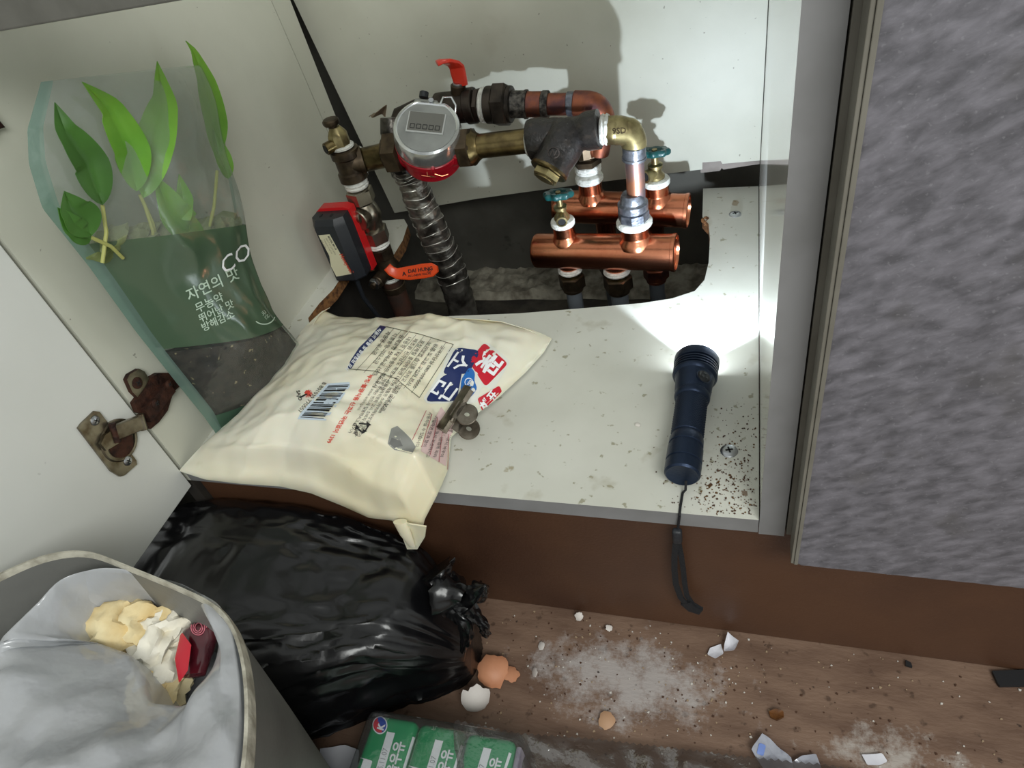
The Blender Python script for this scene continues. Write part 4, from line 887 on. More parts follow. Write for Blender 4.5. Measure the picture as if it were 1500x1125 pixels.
# recycling mark
for (a, c) in (((526, 621), (539, 622)), ((540, 624), (535, 632)), ((532, 634), (523, 627))): pr.line(a, c, 2.0, ink, .0006, 2)
for tri in ([(537, 618), (544, 623), (537, 626)], [(538, 632), (530, 636), (532, 629)], [(520, 630), (522, 622), (527, 627)]): pr.poly(tri, ink, .0006, 1)
pr.text('비닐', (531, 627), (0.2, .97), 4.5, ink, up=(0.95, -.2), center=True); pr.text('OTHER', (518, 620), (0.15, 0.97), 6, ink, up=(0.95, -.2), bold=.02)
# grey picture, pink lined text block
pr.poly([(573, 628), (582, 624), (592, 633), (602, 643), (609, 655), (604, 665), (592, 662), (578, 659), (568, 650), (570, 640)], steelgr, .0003, 3)
pr.poly([(574, 642), (586, 646), (590, 654), (578, 656), (570, 650)], mat('mid grey print', '#6c6c69', .5), .0005, 2)
pr.poly([(646, 596), (664, 620), (658, 686), (634, 672), (616, 661), (625, 634)], pinkish, .0003, 4)
for k in range(5):
    a = Vector((624, 602)).lerp(Vector((657, 622)), k/4); c = Vector((604, 645)).lerp(Vector((655, 688)), k/4)
    pr.line(tuple(a), tuple(c), 0.8, mat('dark pink rule', '#b0505a', .5), .0006, 6)
    pr.text(['사용하실 수 있습니다', '가열하면 맛과 향이', '반드시 표시 보관하시고', '소비자 기본법에 따라', '제품 이상시 바꾸어'][k], tuple(a + Vector((4, 2))), (-0.36, .93), 6.2, greyink, up=(0.95, .05), lift=.0006)
pr.obj('printed_label', t)
# ------------------------------------------------------------------ bulldog clip on the bag's edge
steel = mat('dull steel', '#847c70', 0.33, 0.95, col2='#5d554a', nscale=90)
t = thing('bulldog_clip', 'small steel bulldog clip pinching the cream bag shut', 'clip')
zc_ = 0.026
j0, j1 = at(684, 566, z=zc_ + .012), at(643, 628, z=zc_ - 0.002); jd = (j1 - j0).normalized()
out_v = (at(700, 606, z=zc_ - .004) - at(672, 590, z=zc_ + .002)); out_v = (out_v - jd*out_v.dot(jd)).normalized(); nv = jd.cross(out_v).normalized()
if nv.z < 0: nv = -nv
JL = (j1-j0).length
def jp(a, o, n_): return j0 + jd*a + out_v*o + nv*n_
q = B()
def fold(sgn):
    q.rings([[jp(a, -0.003, 0.0), jp(a, 0.0, 0.0032*sgn), jp(a, 0.006, 0.0062*sgn), jp(a, 0.006, 0.0054*sgn), jp(a, 0.0005, 0.0022*sgn), jp(a, -0.003, -0.0006)] for a in (0, JL*.25, JL*.5, JL*.75, JL)], steel)
fold(1); fold(-1); obj('jaw', q, t)
for sgn, (sx_, sy_) in ((1, (1.0, 0.0)), (-1, (1.25, 0.0075))):
    q = B(); ring_o = []; ring_i = []; n = 36; cc = jp(JL*0.52 + sy_, 0.0165*sx_, 0.0060*sgn - (0.001 if sgn < 0 else 0)); R_ = 0.0098
    ov = (out_v + nv*(0.10*sgn)).normalized(); nn_ = jd.cross(ov).normalized()
    def rg(r, dn, oval=1.0): return [cc + jd*math.cos(a)*r*oval + ov*math.sin(a)*r + nn_*dn for a in [2*math.pi*i/n for i in range(n)]]
    hole = 0.0026
    q.rings([rg(hole, -.0005, .7), rg(hole, .0005, .7), rg(R_-.0006, .0005), rg(R_, 0), rg(R_-.0006, -.0005), rg(hole, -.0005, .7)], steel, False)
    q.rings([[cc - ov*0.0135 + jd*x + nn_*z, cc - ov*0.006 + jd*x*1.1 + nn_*z] for x, z in ((-.0075, -.0005), (.0075, -.0005), (.0075, .0005), (-.0075, .0005), (-.0075, -.0005))], steel, False, False)
    obj('finger_plate', q, t)
q = B(); q.tube([jp(JL*.30, 0.0055, 0.0), jp(JL*.76, 0.0055, 0.0)], 0.0036, steel, 14); obj('spring', q, t)
# ------------------------------------------------------------------ green stand-up pouch with a leafy plant inside
clear = film('clear pouch film', '#f1f5f3', 0.05, 0.12, '#cfd8d4', 0.35, 0.5, 22)
milky = film('misted pouch film', '#f0f4f1', 0.20, 0.16, '#cdd2ce', 0.35, 0.6, 22)
greenf = film('green printed film', '#7f9a80', 0.68, 0.16, '#6a846a', 0.45, 0.35, 22)
greend = film('dark green printed film', '#6a8a70', 0.76, 0.16, '#5d7f69', 0.4, 0.35, 22)
seal = film('pale green seal edge', '#cfe4da', 0.40, 0.25, '#9dbab0', 0.4, 0.4, 60)
t = thing('stand_up_pouch', 'tall green and clear plastic pouch leaning on the left side panel', 'pouch')
Lp = poly_at([(322, 643, dict(x=-.498)), (300, 612, dict(x=-.497)), (262, 565, dict(x=-.494)), (200, 487, dict(x=-.490)), (130, 390, dict(x=-.484)), (62, 305, dict(x=-.476)), (42, 240, dict(x=-.472)), (40, 190, dict(x=-.470)), (60, 120, dict(x=-.47))])
Rp = poly_at([(436, 520, dict(x=-.497)), (428, 500, dict(x=-.497)), (396, 463, dict(x=-.498)), (372, 435, dict(x=-.499)), (358, 400, dict(x=-.500)), (352, 350, dict(x=-.501)), (346, 300, dict(x=-.501)), (332, 225, dict(x=-.500)), (318, 150, dict(x=-.499)), (300, 95, dict(x=-.498))])
NUp, NVp = 56, 90
eL, eR = resample(Lp, NVp), resample(Rp, NVp)
for e_ in (eL, eR):
    z0_ = e_[0].z
    for k, p in enumerate(e_): p.z = max(0.0012, p.z if k else 0.0012)
KN = [0, .10, .30, .58, 1.0]
def vmap(u, s):
    vals = [0, .085 - .03*u, .35 - .15*u, .66 - .12*u, 1.0]
    for a in range(4):
        if s <= KN[a+1] + 1e-9:
            f = (s-KN[a])/(KN[a+1]-KN[a]); return vals[a] + (vals[a+1]-vals[a])*f
    return 1.0
def pp(u, s, side):
    v = vmap(u, s)*(NVp-1); k = min(int(v), NVp-2); f = v-k
    l = eL[k].lerp(eL[k+1], f); r = eR[k].lerp(eR[k+1], f); p = l.lerp(r, u); vv = v/(NVp-1)
    e = max(0, 1-abs(2*u-1)**2.5)
    if side > 0:
        bulge = (0.046*(1-vv)**0.5*0.75 + 0.022)*(min(1, vv*7 + 0.25))*e
        bulge += e*(0.006*noise.noise(V(u*3, vv*5, 1)) + 0.003*noise.noise(V(u*9, vv*9, 2)))
        bulge += 0.004*e*max(0, 1 - abs((u - 0.74 - 0.12*vv)/0.05))
        return p + V(bulge, 0, 0)
    b_ = 0.010*e*min(1, vv*6); q_ = p - V(b_, 0, 0); q_.x = max(q_.x, -W + 0.0012); return q_
def pm(u, s):
    if u < 0.030 or u > 0.982: return seal
    if s < .10: return greend
    if s < .30: return clear
    if s < .58: return greenf
    return milky
q = B()
def split(u, s): return 0
q.grid(lambda u, s: pp(u, s, 1), NUp, 101, pm); pf = obj('front_film', q, t, sharp=80)
q = B(); q.grid(lambda u, s: pp(u, s, -1), NUp, 101, lambda u, s: seal if (u < .045 or u > .975) else (greend if s < .1 else (greenf if .3 < s < .58 else clear)))
obj('rear_film', q, t, sharp=80)
q = B(); q.grid(lambda u, k: pp(u, 0, 1).lerp(pp(u, 0, -1), k), NUp, 6, greend); obj('base_gusset', q, t)
palep = mat('pale green print', '#b9cdbb', 0.5)
pr = Print(bvh_of([pf]))
du = (0.86, -0.40); uu = (-0.38, -0.92)
for s_, x_, y_2, sz in (('자연의 맛', 276, 441, 21), ('무농약', 288, 458, 16), ('뛰어난 맛', 293, 472, 14), ('방해감소', 297, 485, 14)): pr.text(s_, (x_, y_2), du, sz, palep, up=uu, bold=.01, lift=.0006)
pr.text('CO', (326, 404), (0.8, -.55), 34, whiteink, up=(-.25, -.95), bold=.0, lift=.0006)
for k in range(14):
    a, a2 = 2.2*k/14 + 0.2, 2.2*(k+1)/14 + 0.2; pr.line((386+16*math.cos(a), 462+13*math.sin(a)), (386+16*math.cos(a2), 462+13*math.sin(a2)), 1.6, palep, .0006, 2)
pr.text('국산', (388, 461), (0.7, .7), 8, palep, center=True)
pr.obj('printed_lettering', t)
# plant inside
soil = mat('dark potting soil', '#3a322c', 0.95, col2='#201a16', nscale=120, bump=1.0, bscale=160); overlay(soil, '#9a8a6a', 0.68, 150, 0.04, detail=2)
leafm = mat('fresh green leaf', '#6fa82c', 0.42, col2='#4d8a1c', nscale=18); leafm.node_tree.nodes['Principled BSDF'].inputs['Subsurface Weight'].default_value = .1
leafd = mat('dark green leaf', '#3c6a22', 0.45, col2='#2b5218', nscale=20)
stemm = mat('pale stem', '#a9ab62', 0.5); rootm = mat('pale moss and root layer', '#8f9572', .8, col2='#5f6b3a', nscale=40, bump=.8)
pl_ = thing('leafy_plant', 'green leafy plant rooted in dark soil inside the tall pouch', 'plant')
q = B()
def soilp(u, s): 
    a = pp(0.07 + .87*u, 0.055 + s*0.235, 1); c = pp(0.07 + .87*u, 0.055 + s*0.235, -1); return a, c
rows = []
for k in range(26):
    s = k/25; fr_row = []
    for i in range(40): a, c = soilp(i/39, s); fr_row.append(a.lerp(c, 0.07) + V(0.001*noise.noise(a*120), 0, 0) - V(0.004, 0, 0)*(abs(2*i/39-1)**6))
    for i in reversed(range(40)): a, c = soilp(i/39, s); fr_row.append(a.lerp(c, 0.88))
    rows.append(fr_row)
rows = [[p.lerp(sum(rows[0], Vector())/80, .9) for p in rows[0]]] + rows + [[p.lerp(sum(rows[-1], Vector())/80, .9) + V(0, 0, .004) for p in rows[-1]]]
q.rings(rows, soil); obj('soil', q, pl_)
def leaf(pts, w, m, name='leaf', nrm=V(1, -0.2, 0.4)):
    q = B(); P_ = resample([Vector(p) for p in pts], 24); rr = []
    for i, p in enumerate(P_):
        s = i/23; d = (P_[min(i+1, 23)] - P_[max(i-1, 0)]).normalized(); sd_ = d.cross(nrm).normalized(); n_ = sd_.cross(d).normalized(); ww = w*max(0.02, math.sin(math.pi*min(1, s**0.75))**0.9)
        rr.append([p + sd_*ww*x + n_*(abs(x)*ww*0.28 - 0.0006*(abs(x) < .1)) for x in (-1, -.6, -.25, 0, .25, .6, 1)])
    q.rings(rr, m, False, False); q.solid(0.0005); return obj(name, q, pl_, sharp=60)
PX = lambda px, py, x: at(px, py, x=x)
leaf([PX(300, 345, -.462), PX(272, 338, -.46), PX(252, 315, -.458), PX(240, 288, -.455), PX(225, 255, -.452)], 0.016, leafm)
leaf([PX(275, 345, -.462), PX(258, 320, -.46), PX(268, 290, -.458), PX(262, 255, -.455)], 0.010, leafm)
leaf([PX(134, 345, -.458), PX(120, 325, -.458), PX(106, 305, -.457), PX(94, 280, -.456)], 0.014, leafd)
leaf([PX(132, 352, -.46), PX(116, 342, -.459), PX(104, 330, -.458), PX(84, 304, -.458)], 0.009, leafd)
leaf([PX(334, 262, -.488), PX(330, 245, -.487), PX(321, 222, -.486), PX(312, 190, -.485)], 0.009, leafm)
leaf([PX(318, 230, -.487), PX(314, 180, -.485), PX(300, 120, -.484), PX(283, 75, -.484), PX(272, 60, -.484)], 0.012, leafm)
leaf([PX(200, 280, -.455), PX(190, 220, -.45), PX(160, 160, -.45), PX(120, 120, -.45)], 0.014, leafm)
leaf([PX(210, 290, -.457), PX(222, 220, -.452), PX(240, 150, -.45), PX(230, 90, -.455)], 0.014, leafm)
leaf([PX(150, 300, -.455), PX(130, 240, -.452), PX(95, 190, -.45), PX(80, 150, -.45)], 0.013, leafd)
for a, c in (((232, 372), (205, 285)), ((240, 365), (255, 330)), ((225, 378), (212, 300)), ((180, 378), (132, 347)), ((285, 365), (298, 345)), ((150, 385), (150, 300)), ((300, 360), (318, 250))):
    q = B(); p0, p1 = PX(a[0], a[1], -.466), PX(c[0], c[1], -.460); q.tube([p0, p0.lerp(p1, .5) + V(.002, .002, 0), p1], 0.0014, stemm, 8); obj('stem', q, pl_)
q = B()
for k in range(7):
    u = 0.12 + 0.11*k; a = pp(u, .56, 1).lerp(pp(u, .56, -1), .45); q.blob(a + V(0, 0, 0.006), (0.012, 0.018, 0.010), rootm, 3, .5, 2, k)
obj('moss_layer', q, pl_)
# ------------------------------------------------------------------ black rubbish bag
blackbag = mat('black polythene', '#0b0b0d', 0.27, bump=0.35, bscale=38, spec=0.55)
t = thing('rubbish_bag', 'black rubbish bag slumped on the floor under the white shelf edge', 'rubbish bag')
q = B(); NS, NA = 150, 150; rows = []
kn = V(-0.228, -0.055, -0.090)
for i in range(NS):
    s = i/(NS-1); x = -0.600 + 0.362*s
    pr_ = (max(0, 1 - abs(2*s*0.93 - 1 + 0.05)**3.4))**0.55 if s < 0.5 else (max(0, 1 - abs((s-0.5)/0.515)**4.0))**0.70
    cy = -0.092 + 0.028*max(0, min(1, (s-.5)/.35)); cz_ = FLOOR + 0.086*min(1, .45 + pr_*.6) - .014*max(0, min(1, (x + .42)/.12)); ry = (0.088 - 0.030*max(0, min(1, (s-.5)/.35)))*pr_ + 0.004; rz = 0.084*pr_ + 0.004
    row = []
    for j in range(NA):
        a = 2*math.pi*j/NA; ca, sa = math.cos(a), math.sin(a)
        p = V(x, cy + ry*math.copysign(abs(ca)**0.62, ca), cz_ + rz*math.copysign(abs(sa)**0.62, sa))
        f = 0.55 + s*0.9
        n1_ = noise.noise(V(s*2.2, ca*1.6, sa*1.6 + 4)); n2_ = 1 - abs(noise.noise(V(s*3.0 + 2*sa, ca*5.5*f, sa*5.5*f)))*2.4
        n3_ = 1 - abs(noise.noise(V(s*9 + 1.5*ca, ca*9*f, sa*9*f + 3)))*2.2; n4_ = noise.noise(V(s*30, ca*22, sa*22))
        k = 0.014*n1_ + 0.0062*max(-.3, n2_) + 0.0036*max(-.3, n3_) + 0.0012*n4_
        d = V(0, ca, sa); p = p + d*(k*min(1, pr_*1.2 + .05))
        p.z = max(p.z, FLOOR + 0.0008 + 0.0004*n4_*0)
        lim_ = -0.0205 + 0.0145*max(0, min(1, (p.x + .500)/.03)) - 0.034*max(0, min(1, (p.x + .42)/.10))
        if p.z > lim_ - .016: p.z = lim_ - .016 + .016*(1 - math.exp(-(p.z - lim_ + .016)/.016))
        if sa > 0: p.z -= (0.0015 + 0.0050*max(0, n3_)*(.4 + .6*max(0, n2_)) + 0.003*max(0, n2_) + 0.0012*n4_)*min(1, sa*2)*min(1, pr_)
        p.y = min(p.y, 0.003)
        row.append(p)
    rows.append(row)
q.rings(rows, blackbag); obj('bag_body', q, t, sharp=120)
q = B(); kp = [at(655, 868, y=-.055), at(672, 872, y=-.058), at(684, 878, y=-.06), at(694, 872, y=-.062), at(703, 866, y=-.064), at(711, 858, y=-.066)]
def crump(pts, rads, seed, seg=26):
    P_ = resample(pts, 36); rr = []
    for i, p in enumerate(P_):
        d = (P_[min(i+1, 35)]-P_[max(i-1, 0)]).normalized(); a, b_ = frame_axes(d, V(0, 1, 0)); s = i/35*(len(rads)-1); k = min(int(s), len(rads)-2); R_ = rads[k]*(1-(s-k)) + rads[k+1]*(s-k)
        rr.append([p + (a*math.cos(th) + b_*math.sin(th))*R_*(1 + 0.5*noise.noise(V(math.cos(th)*3.2, math.sin(th)*3.2, i*0.16 + seed))) for th in [2*math.pi*m/seg for m in range(seg)]])
    q.rings(rr, blackbag)
crump(kp, [0.020, 0.011, 0.006, 0.0055, 0.0085, 0.006, 0.001], 1)
crump([at(640, 835, y=-.045), at(655, 855, y=-.05), at(668, 862, y=-.055), at(676, 858, y=-.055)], [0.014, 0.007, 0.004, 0.001], 5)
crump([at(684, 890, y=-.065), at(698, 905, y=-.068), at(709, 917, y=-.07), at(713, 930, y=-.07), at(703, 925, y=-.072)], [0.008, 0.005, 0.004, 0.0035, 0.0008], 9)
crump([at(668, 885, y=-.06), at(682, 905, y=-.07), at(684, 930, y=-.075), at(678, 955, y=-.08)], [0.012, 0.007, 0.005, 0.002], 12); obj('twisted_neck', q, t, sharp=70)
# ------------------------------------------------------------------ grey bin, liner and rubbish
binm = mat('grey bin plastic', '#72726e', 0.45, col2='#646461', nscale=12, bump=0.1, bscale=200)
rimm = mat('scuffed bin rim', '#bdb9aa', 0.5, col2='#8d887a', nscale=80, bump=0.4, bscale=200)
linr = film('milky bin liner', '#e6e9eb', 0.62, 0.20, '#e4e6ea', 0.5, 0.9, 34)
def ring_px(pts, n, clampx=True):
    P_ = [at(x, y, z=z) for x, y, z in pts]; P_.append(P_[0]); R_ = resample(P_, n+1)[:-1]
    for p in R_:
        if clampx: p.x = max(p.x, -0.505)
    return R_
def smooth_ring(R_, it=3):
    n = len(R_)
    for _ in range(it): R_ = [(R_[i-1] + R_[i]*2 + R_[(i+1) % n])/4 for i in range(n)]
    return R_
ZR = 0.100
rimpts = [(-60, 868), (0, 838), (50, 815), (100, 804), (135, 806), (175, 822), (250, 852), (300, 874), (330, 893), (350, 928), (362, 980), (366, 1040), (362, 1125), (335, 1240), (230, 1330), (60, 1350), (-120, 1270), (-180, 1120), (-150, 960)]
rim = smooth_ring(ring_px([(x, y, ZR) for x, y in rimpts], 120), 4)
cen = sum(rim, Vector())/len(rim)
def scl(R_, k, z): return [V(cen.x + (p.x-cen.x)*k, cen.y + (p.y-cen.y)*k, z) for p in R_]
t = thing('waste_bin', 'grey plastic waste bin with a scuffed pale rim beside the open door', 'bin')
q = B(); q.rings([scl(rim, .02, FLOOR + .0006), scl(rim, .70, FLOOR + .0006), scl(rim, .725, FLOOR + .006), scl(rim, .89, FLOOR + .17), scl(rim, .985, ZR - .004), scl(rim, .965, ZR - .004), scl(rim, .87, FLOOR + .17), scl(rim, .70, FLOOR + .008), scl(rim, .02, FLOOR + .008)], binm); obj('bin_body', q, t, sharp=40)
q = B(); q.rings([scl(rim, .983, ZR - .010), scl(rim, .998, ZR - .009), scl(rim, 1.003, ZR - .003), scl(rim, .995, ZR), scl(rim, .978, ZR + .0004), scl(rim, .967, ZR - .003), scl(rim, .967, ZR - .008), scl(rim, .983, ZR - .010)], rimm, False); obj('rim', q, t)
NL = 120
R1 = smooth_ring(ring_px([(-60, 985, .098), (5, 938, .098), (50, 890, .098), (100, 843, .097), (150, 838, .095), (210, 842, .094), (262, 853, .094), (322, 884, .094), (340, 925, .095), (350, 990, .096), (352, 1060, .097), (345, 1130, .098), (300, 1210, .098), (180, 1260, .098), (40, 1250, .098), (-70, 1180, .098), (-90, 1080, .098)], NL), 2)
R2 = smooth_ring(ring_px([(95, 925, .075), (118, 905, .072), (132, 880, .072), (160, 868, .066), (205, 860, .064), (250, 864, .066), (306, 886, .072), (326, 912, .076), (318, 960, .074), (306, 1005, .074), (270, 1035, .074), (218, 1030, .072), (205, 985, .070), (190, 958, .068), (160, 948, .066), (140, 940, .068), (110, 940, .072)], NL), 1)
# align the rings by angle
c2 = sum(R2, Vector())/NL
def order(R_, c):
    R_ = sorted(R_, key=lambda p: math.atan2(p.y-c.y, p.x-c.x)); return R_
R1o, R2o = order(R1, c2), order(R2, c2)
tl_ = tag(empty('bin_liner'), 'milky white plastic liner bag standing inside the grey bin', 'bin liner')
q = B(); rows = []
for k in range(30):
    s = k/29; row = []
    for i in range(NL):
        a, c = R1o[i], R2o[i]; p = a.lerp(c, s); n_ = noise.noise(V(p.x*30, p.y*30, 1)); r_ = 1 - abs(noise.noise(V(p.x*26, p.y*26, 6)))*2.5
        p.z += 0.014*math.sin(math.pi*s)*(0.6 + n_) + 0.006*max(0, r_)*math.sin(math.pi*min(1, s*1.1)); row.append(p)
    rows.append(row)
out_rows = []
for k, (kk, z) in enumerate(((.80, .02), (.90, .05), (.97, .08), (1.0, .094))):
    out_rows.append([V(c2.x + (p.x-c2.x)*kk, c2.y + (p.y-c2.y)*kk, min(z, p.z-0.001)) for p in R1o])
inn = []
for k in range(1, 8):
    s = k/7; inn.append([V(c2.x + (p.x-c2.x)*(1-.18*s), c2.y + (p.y-c2.y)*(1-.18*s), p.z - .055*s + .004*noise.noise(V(p.x*50, p.y*50, s*3))) for p in R2o])
inn.append([V(c2.x + (p.x-c2.x)*.03, c2.y + (p.y-c2.y)*.03, inn[-1][0].z - .004) for p in R2o])
q.rings(out_rows + rows + inn, linr, False); obj('liner_film', q, tl_, sharp=120)
tiss = mat('crumpled white tissue', '#e9e5d8', 0.85, col2='#ddd5bf', nscale=30, bump=0.5, bscale=120)
tcream = mat('stained cream tissue', '#e8d9ae', 0.85, col2='#c9a866', nscale=22, bump=0.5, bscale=120)
tbrn = mat('brown stained tissue', '#cdb184', 0.85, col2='#8c6236', nscale=40, bump=0.5)
def tissue(px, py, z, r, m, seed, label, rot=0):
    q = B(); bm2 = bmesh.new(); bmesh.ops.create_icosphere(bm2, subdivisions=4, radius=1); c = at(px, py, z=z); vm = {}
    for v in bm2.verts:
        p = v.co.copy(); r_ = 1 - abs(noise.noise(p*1.5 + V(seed, 0, seed)))*2.6; r2_ = 1 - abs(noise.noise(p*3.3 + V(0, seed, 1)))*2.2
        k = 0.82 + 0.34*r_ + 0.16*r2_; p = Matrix.Rotation(rot, 3, 'Z') @ V(p.x*r[0]*k, p.y*r[1]*k, p.z*r[2]*k); vm[v] = q.bm.verts.new(p + c)
    for f in bm2.faces: q.face([vm[v] for v in f.verts], m)
    bm2.free(); o = obj('crumpled_tissue', q, None, sharp=50); tag(o, label, 'tissue', 'crumpled tissues in the bin')
tissue(174, 920, .050, (.024, .020, .015), tcream, 1, 'cream tissue ball at the left of the bin opening')
tissue(214, 912, .050, (.024, .018, .014), tcream, 2.4, 'yellow stained tissue in the middle of the rubbish', .4)
tissue(232, 900, .048, (.016, .009, .008), tbrn, 3.1, 'brown stained tissue at the back of the rubbish')
tissue(258, 914, .048, (.018, .012, .012), tiss, 4.7, 'white tissue left of the maroon wrapper', .8)
tissue(236, 935, .046, (.020, .018, .013), tiss, 5.2, 'clean white tissue with sharp folds in the bin centre', 2)
tissue(245, 975, .036, (.022, .018, .013), tiss, 7.7, 'white tissue below the red strip in the bin', 1)
tissue(232, 1010, .034, (.020, .018, .012), tcream, 9.1, 'cream tissue nearest the front of the bin opening', 1)
tissue(178, 893, .048, (.014, .010, .007), mat('grey green scrap', '#b9bfae', .8), 11.1, 'greyish tissue scrap behind the cream tissue ball')
maroon = mat('maroon foil wrapper', '#3a0f18', 0.22, coat=0.4, col2='#5b1822', nscale=30)
t = thing('snack_wrapper', 'dark maroon snack wrapper with pink swirl and bright red strip in the bin', 'wrapper')
w0, w1 = at(298, 914, z=.052), at(284, 990, z=.046); q = B(); wd = (w1-w0); rr = []
for i in range(22):
    s = i/21; p = w0 + wd*s; a, b_ = frame_axes(wd, V(0, 0, 1)); R_ = 0.0128*(max(0.02, math.sin(math.pi*min(.5, s*2.4 + .08)))**.6)*(1 - .45*s)
    rr.append([p + a*math.cos(th)*R_*1.1 + b_*math.sin(th)*R_*.7 + b_*0.0012*noise.noise(V(math.cos(th)*3, math.sin(th)*3, s*6)) for th in [2*math.pi*m/28 for m in range(28)]])
q.rings(rr, maroon); wf = obj('wrapper_film', q, t, sharp=80)
pr = Print(bvh_of([wf])); pk = mat('pink swirl print', '#c46a78', .4)
for rad in (4, 7, 10):
    for k in range(16):
        a, a2 = 2*math.pi*k/16, 2*math.pi*(k+1)/16; f, f2 = rad + k*.18, rad + (k+1)*.18
        pr.line((291 + f*math.cos(a)*.9, 920 + f*math.sin(a)), (291 + f2*math.cos(a2)*.9, 920 + f2*math.sin(a2)), 1.3, pk, .0006, 2)
pr.obj('swirl_print', t)
q = B(); q.prism([at(264, 930, z=.060), at(277, 948, z=.062), at(272, 985, z=.06), at(262, 1000, z=.058), at(256, 965, z=.06)], (0.002, 0.001, 0.0016), redink); obj('red_strip', q, t)
q = B()
for pts in (((180, 882), (190, 888), (196, 890)), ((172, 898), (178, 900), (180, 894)), ((195, 880), (212, 876), (226, 880))): q.tube([at(x, y, z=.056) for x, y in pts], 0.0010, mat('dark twig', '#2c2018', .8), 6)
tag(obj('twig_scraps', q), 'thin dark stalk scraps lying on the tissues in the bin', 'food scrap')
# ------------------------------------------------------------------ milk cartons in clear wrap
mgreen = mat('green carton print', '#178a55', 0.35, coat=0.15); mwhite = mat('white carton board', '#dcdce2', 0.4); mgrey = mat('pale lilac end panel', '#b9b0bd', .45, col2='#8f8698', nscale=60)
zt_ = FLOOR + 0.0555
c1, c2_ = at(546, 1044, z=zt_), at(758, 1079, z=zt_); ux = (c2_-c1).normalized(); wid = (c2_-c1).length/3; uy = V(ux.y, -ux.x, 0)
if uy.y > 0: uy = -uy
Rm = Matrix((ux, -uy, V(0, 0, 1))).transposed()
cart_labels = ['leftmost green and white milk carton with a round red and blue badge', 'middle milk carton of the wrapped row of three', 'rightmost milk carton of the wrapped row, against the clear film']
cart = []
for k in range(3):
    t = thing('milk_carton', cart_labels[k], 'carton', 'milk cartons wrapped in film')
    cc = c1 + ux*wid*(k+.5) + uy*0.052 - V(0, 0, 0.0275) + uy*(0.001*k)
    q = B(); q.box(cc, (wid - 0.0012, 0.104, 0.0548), mgreen if k < 2 else mgreen, Rm, 0.006, 3); bd = obj('carton_body', q, t, sharp=50); cart.append(bd)
bvc = bvh_of(cart); sx = Vector((212, 35))/3.0; ldir = Vector((-0.30, 0.955))
for k, bd in enumerate(cart):
    pr = Print(bvh_of([bd])); o = Vector((546, 1044)) + sx*k
    E_ = lambda a, b_: tuple(o + sx*a + ldir*b_*(1 + .12*a))
    pr.poly([E_(.40, 1), E_(.56, 1), E_(.60, 110), E_(.42, 110)], mwhite, .0004, 4)
    pr.poly([E_(.93, 1), E_(.985, 2), E_(.985, 110), E_(.93, 110)], mwhite, .0004, 4)
    pr.text('서울우유', E_(.86, 96), (0.26, -0.96), 19, mwhite, up=(-.97, -.20), bold=.03, lift=.0006)
    pr.text('2025.11.07', E_(.555, 92), (0.27, -0.95), 11, mat('grey date stamp', '#8c8c93', .5), up=(-.97, -.20), lift=.0007)
    pr.text('목', E_(.36, 12), (0.26, -0.96), 9, palep, up=(-.97, -.2), lift=.0006)
    if k == 0:
        cx, cy = 557, 1063
        circ = lambda r_, sc_=1.0: [(cx + r_*.9*math.cos(2*math.pi*m/24), cy + r_*1.08*math.sin(2*math.pi*m/24)) for m in range(24)]
        pr.poly(circ(12), mwhite, .0006, 2); pr.poly(circ(10.4), mat('badge blue', '#1d3f9c', .4), .0008, 2)
        pr.poly([(cx + 9.2*math.cos(a), cy + 11*math.sin(a)) for a in [1.2 + math.pi*m/12 for m in range(13)]], mat('badge red', '#c02a3a', .4), .0010, 2)
        pr.text('K', (cx + 2, cy + 2), (0.3, -0.95), 13, mwhite, up=(-.95, -.3), bold=.05, center=True, lift=.0013)
    if k < 2: pr.rrect([E_(.02, 68), E_(.30, 68), E_(.30, 100), E_(.02, 100)], 3, mwhite, .0005, 2)
    pr.obj('carton_print', bd.parent)
    if k == 2:
        q = B(); cc = c1 + ux*(wid*3 + 0.0016) + uy*0.052 - V(0, 0, 0.0275); q.box(cc, (0.0045, 0.094, 0.046), mgrey, Rm, 0.002); obj('carton_end', q, bd.parent)
wrapf = film('clear shrink wrap', '#eef0ef', 0.05, 0.1, '#d8dadc', 0.5, 0.8, 40)
loosef = film('crinkled loose film', '#c9c7c4', 0.20, 0.12, '#8f8c89', 0.9, 1.0, 45)
t = thing('shrink_wrap', 'clear crinkled shrink wrap around the milk cartons and over the floor', 'plastic film')
q = B(); q.box(c1 + ux*wid*1.53 + uy*0.052 - V(0, 0, 0.0268), (wid*3 + 0.013, 0.112, 0.0600), wrapf, Rm, 0.009, 3)
for v in q.bm.verts: v.co.z = max(v.co.z, FLOOR + 0.0006)
obj('wrapped_part', q, t, sharp=80)
q = B(); edge = resample([at(x, y, z=FLOOR + z) for x, y, z in ((668, 1058, .050), (700, 1064, .044), (760, 1077, .030), (860, 1084, .012), (930, 1092, .006), (1000, 1100, .005), (1080, 1110, .004), (1200, 1122, .004), (1290, 1136, .003))], 120)
edge2 = resample([at(x, y, z=FLOOR + z) for x, y, z in ((668, 1250, .050), (760, 1260, .040), (860, 1270, .02), (1000, 1280, .006), (1290, 1300, .004))], 120)
def sheet(u, v):
    i = int(round(u*119)); p = edge[i].lerp(edge2[i], v); n_ = noise.noise(V(p.x*40, p.y*25, 2)); r_ = 1 - abs(noise.noise(V(p.x*34 + p.y*20, p.y*16, 7)))*2.6
    p = p + V(0, 0, 0.004 + 0.006*n_*min(1, v*6 + .2) + 0.006*max(0, r_)*min(1, v*8))
    if v == 0: p += V(0, 0.0009*(1 if i % 2 else -1), 0)
    p.z = max(p.z, FLOOR + 0.0010); return p
q.grid(sheet, 120, 50, loosef); obj('loose_film', q, t, sharp=80)
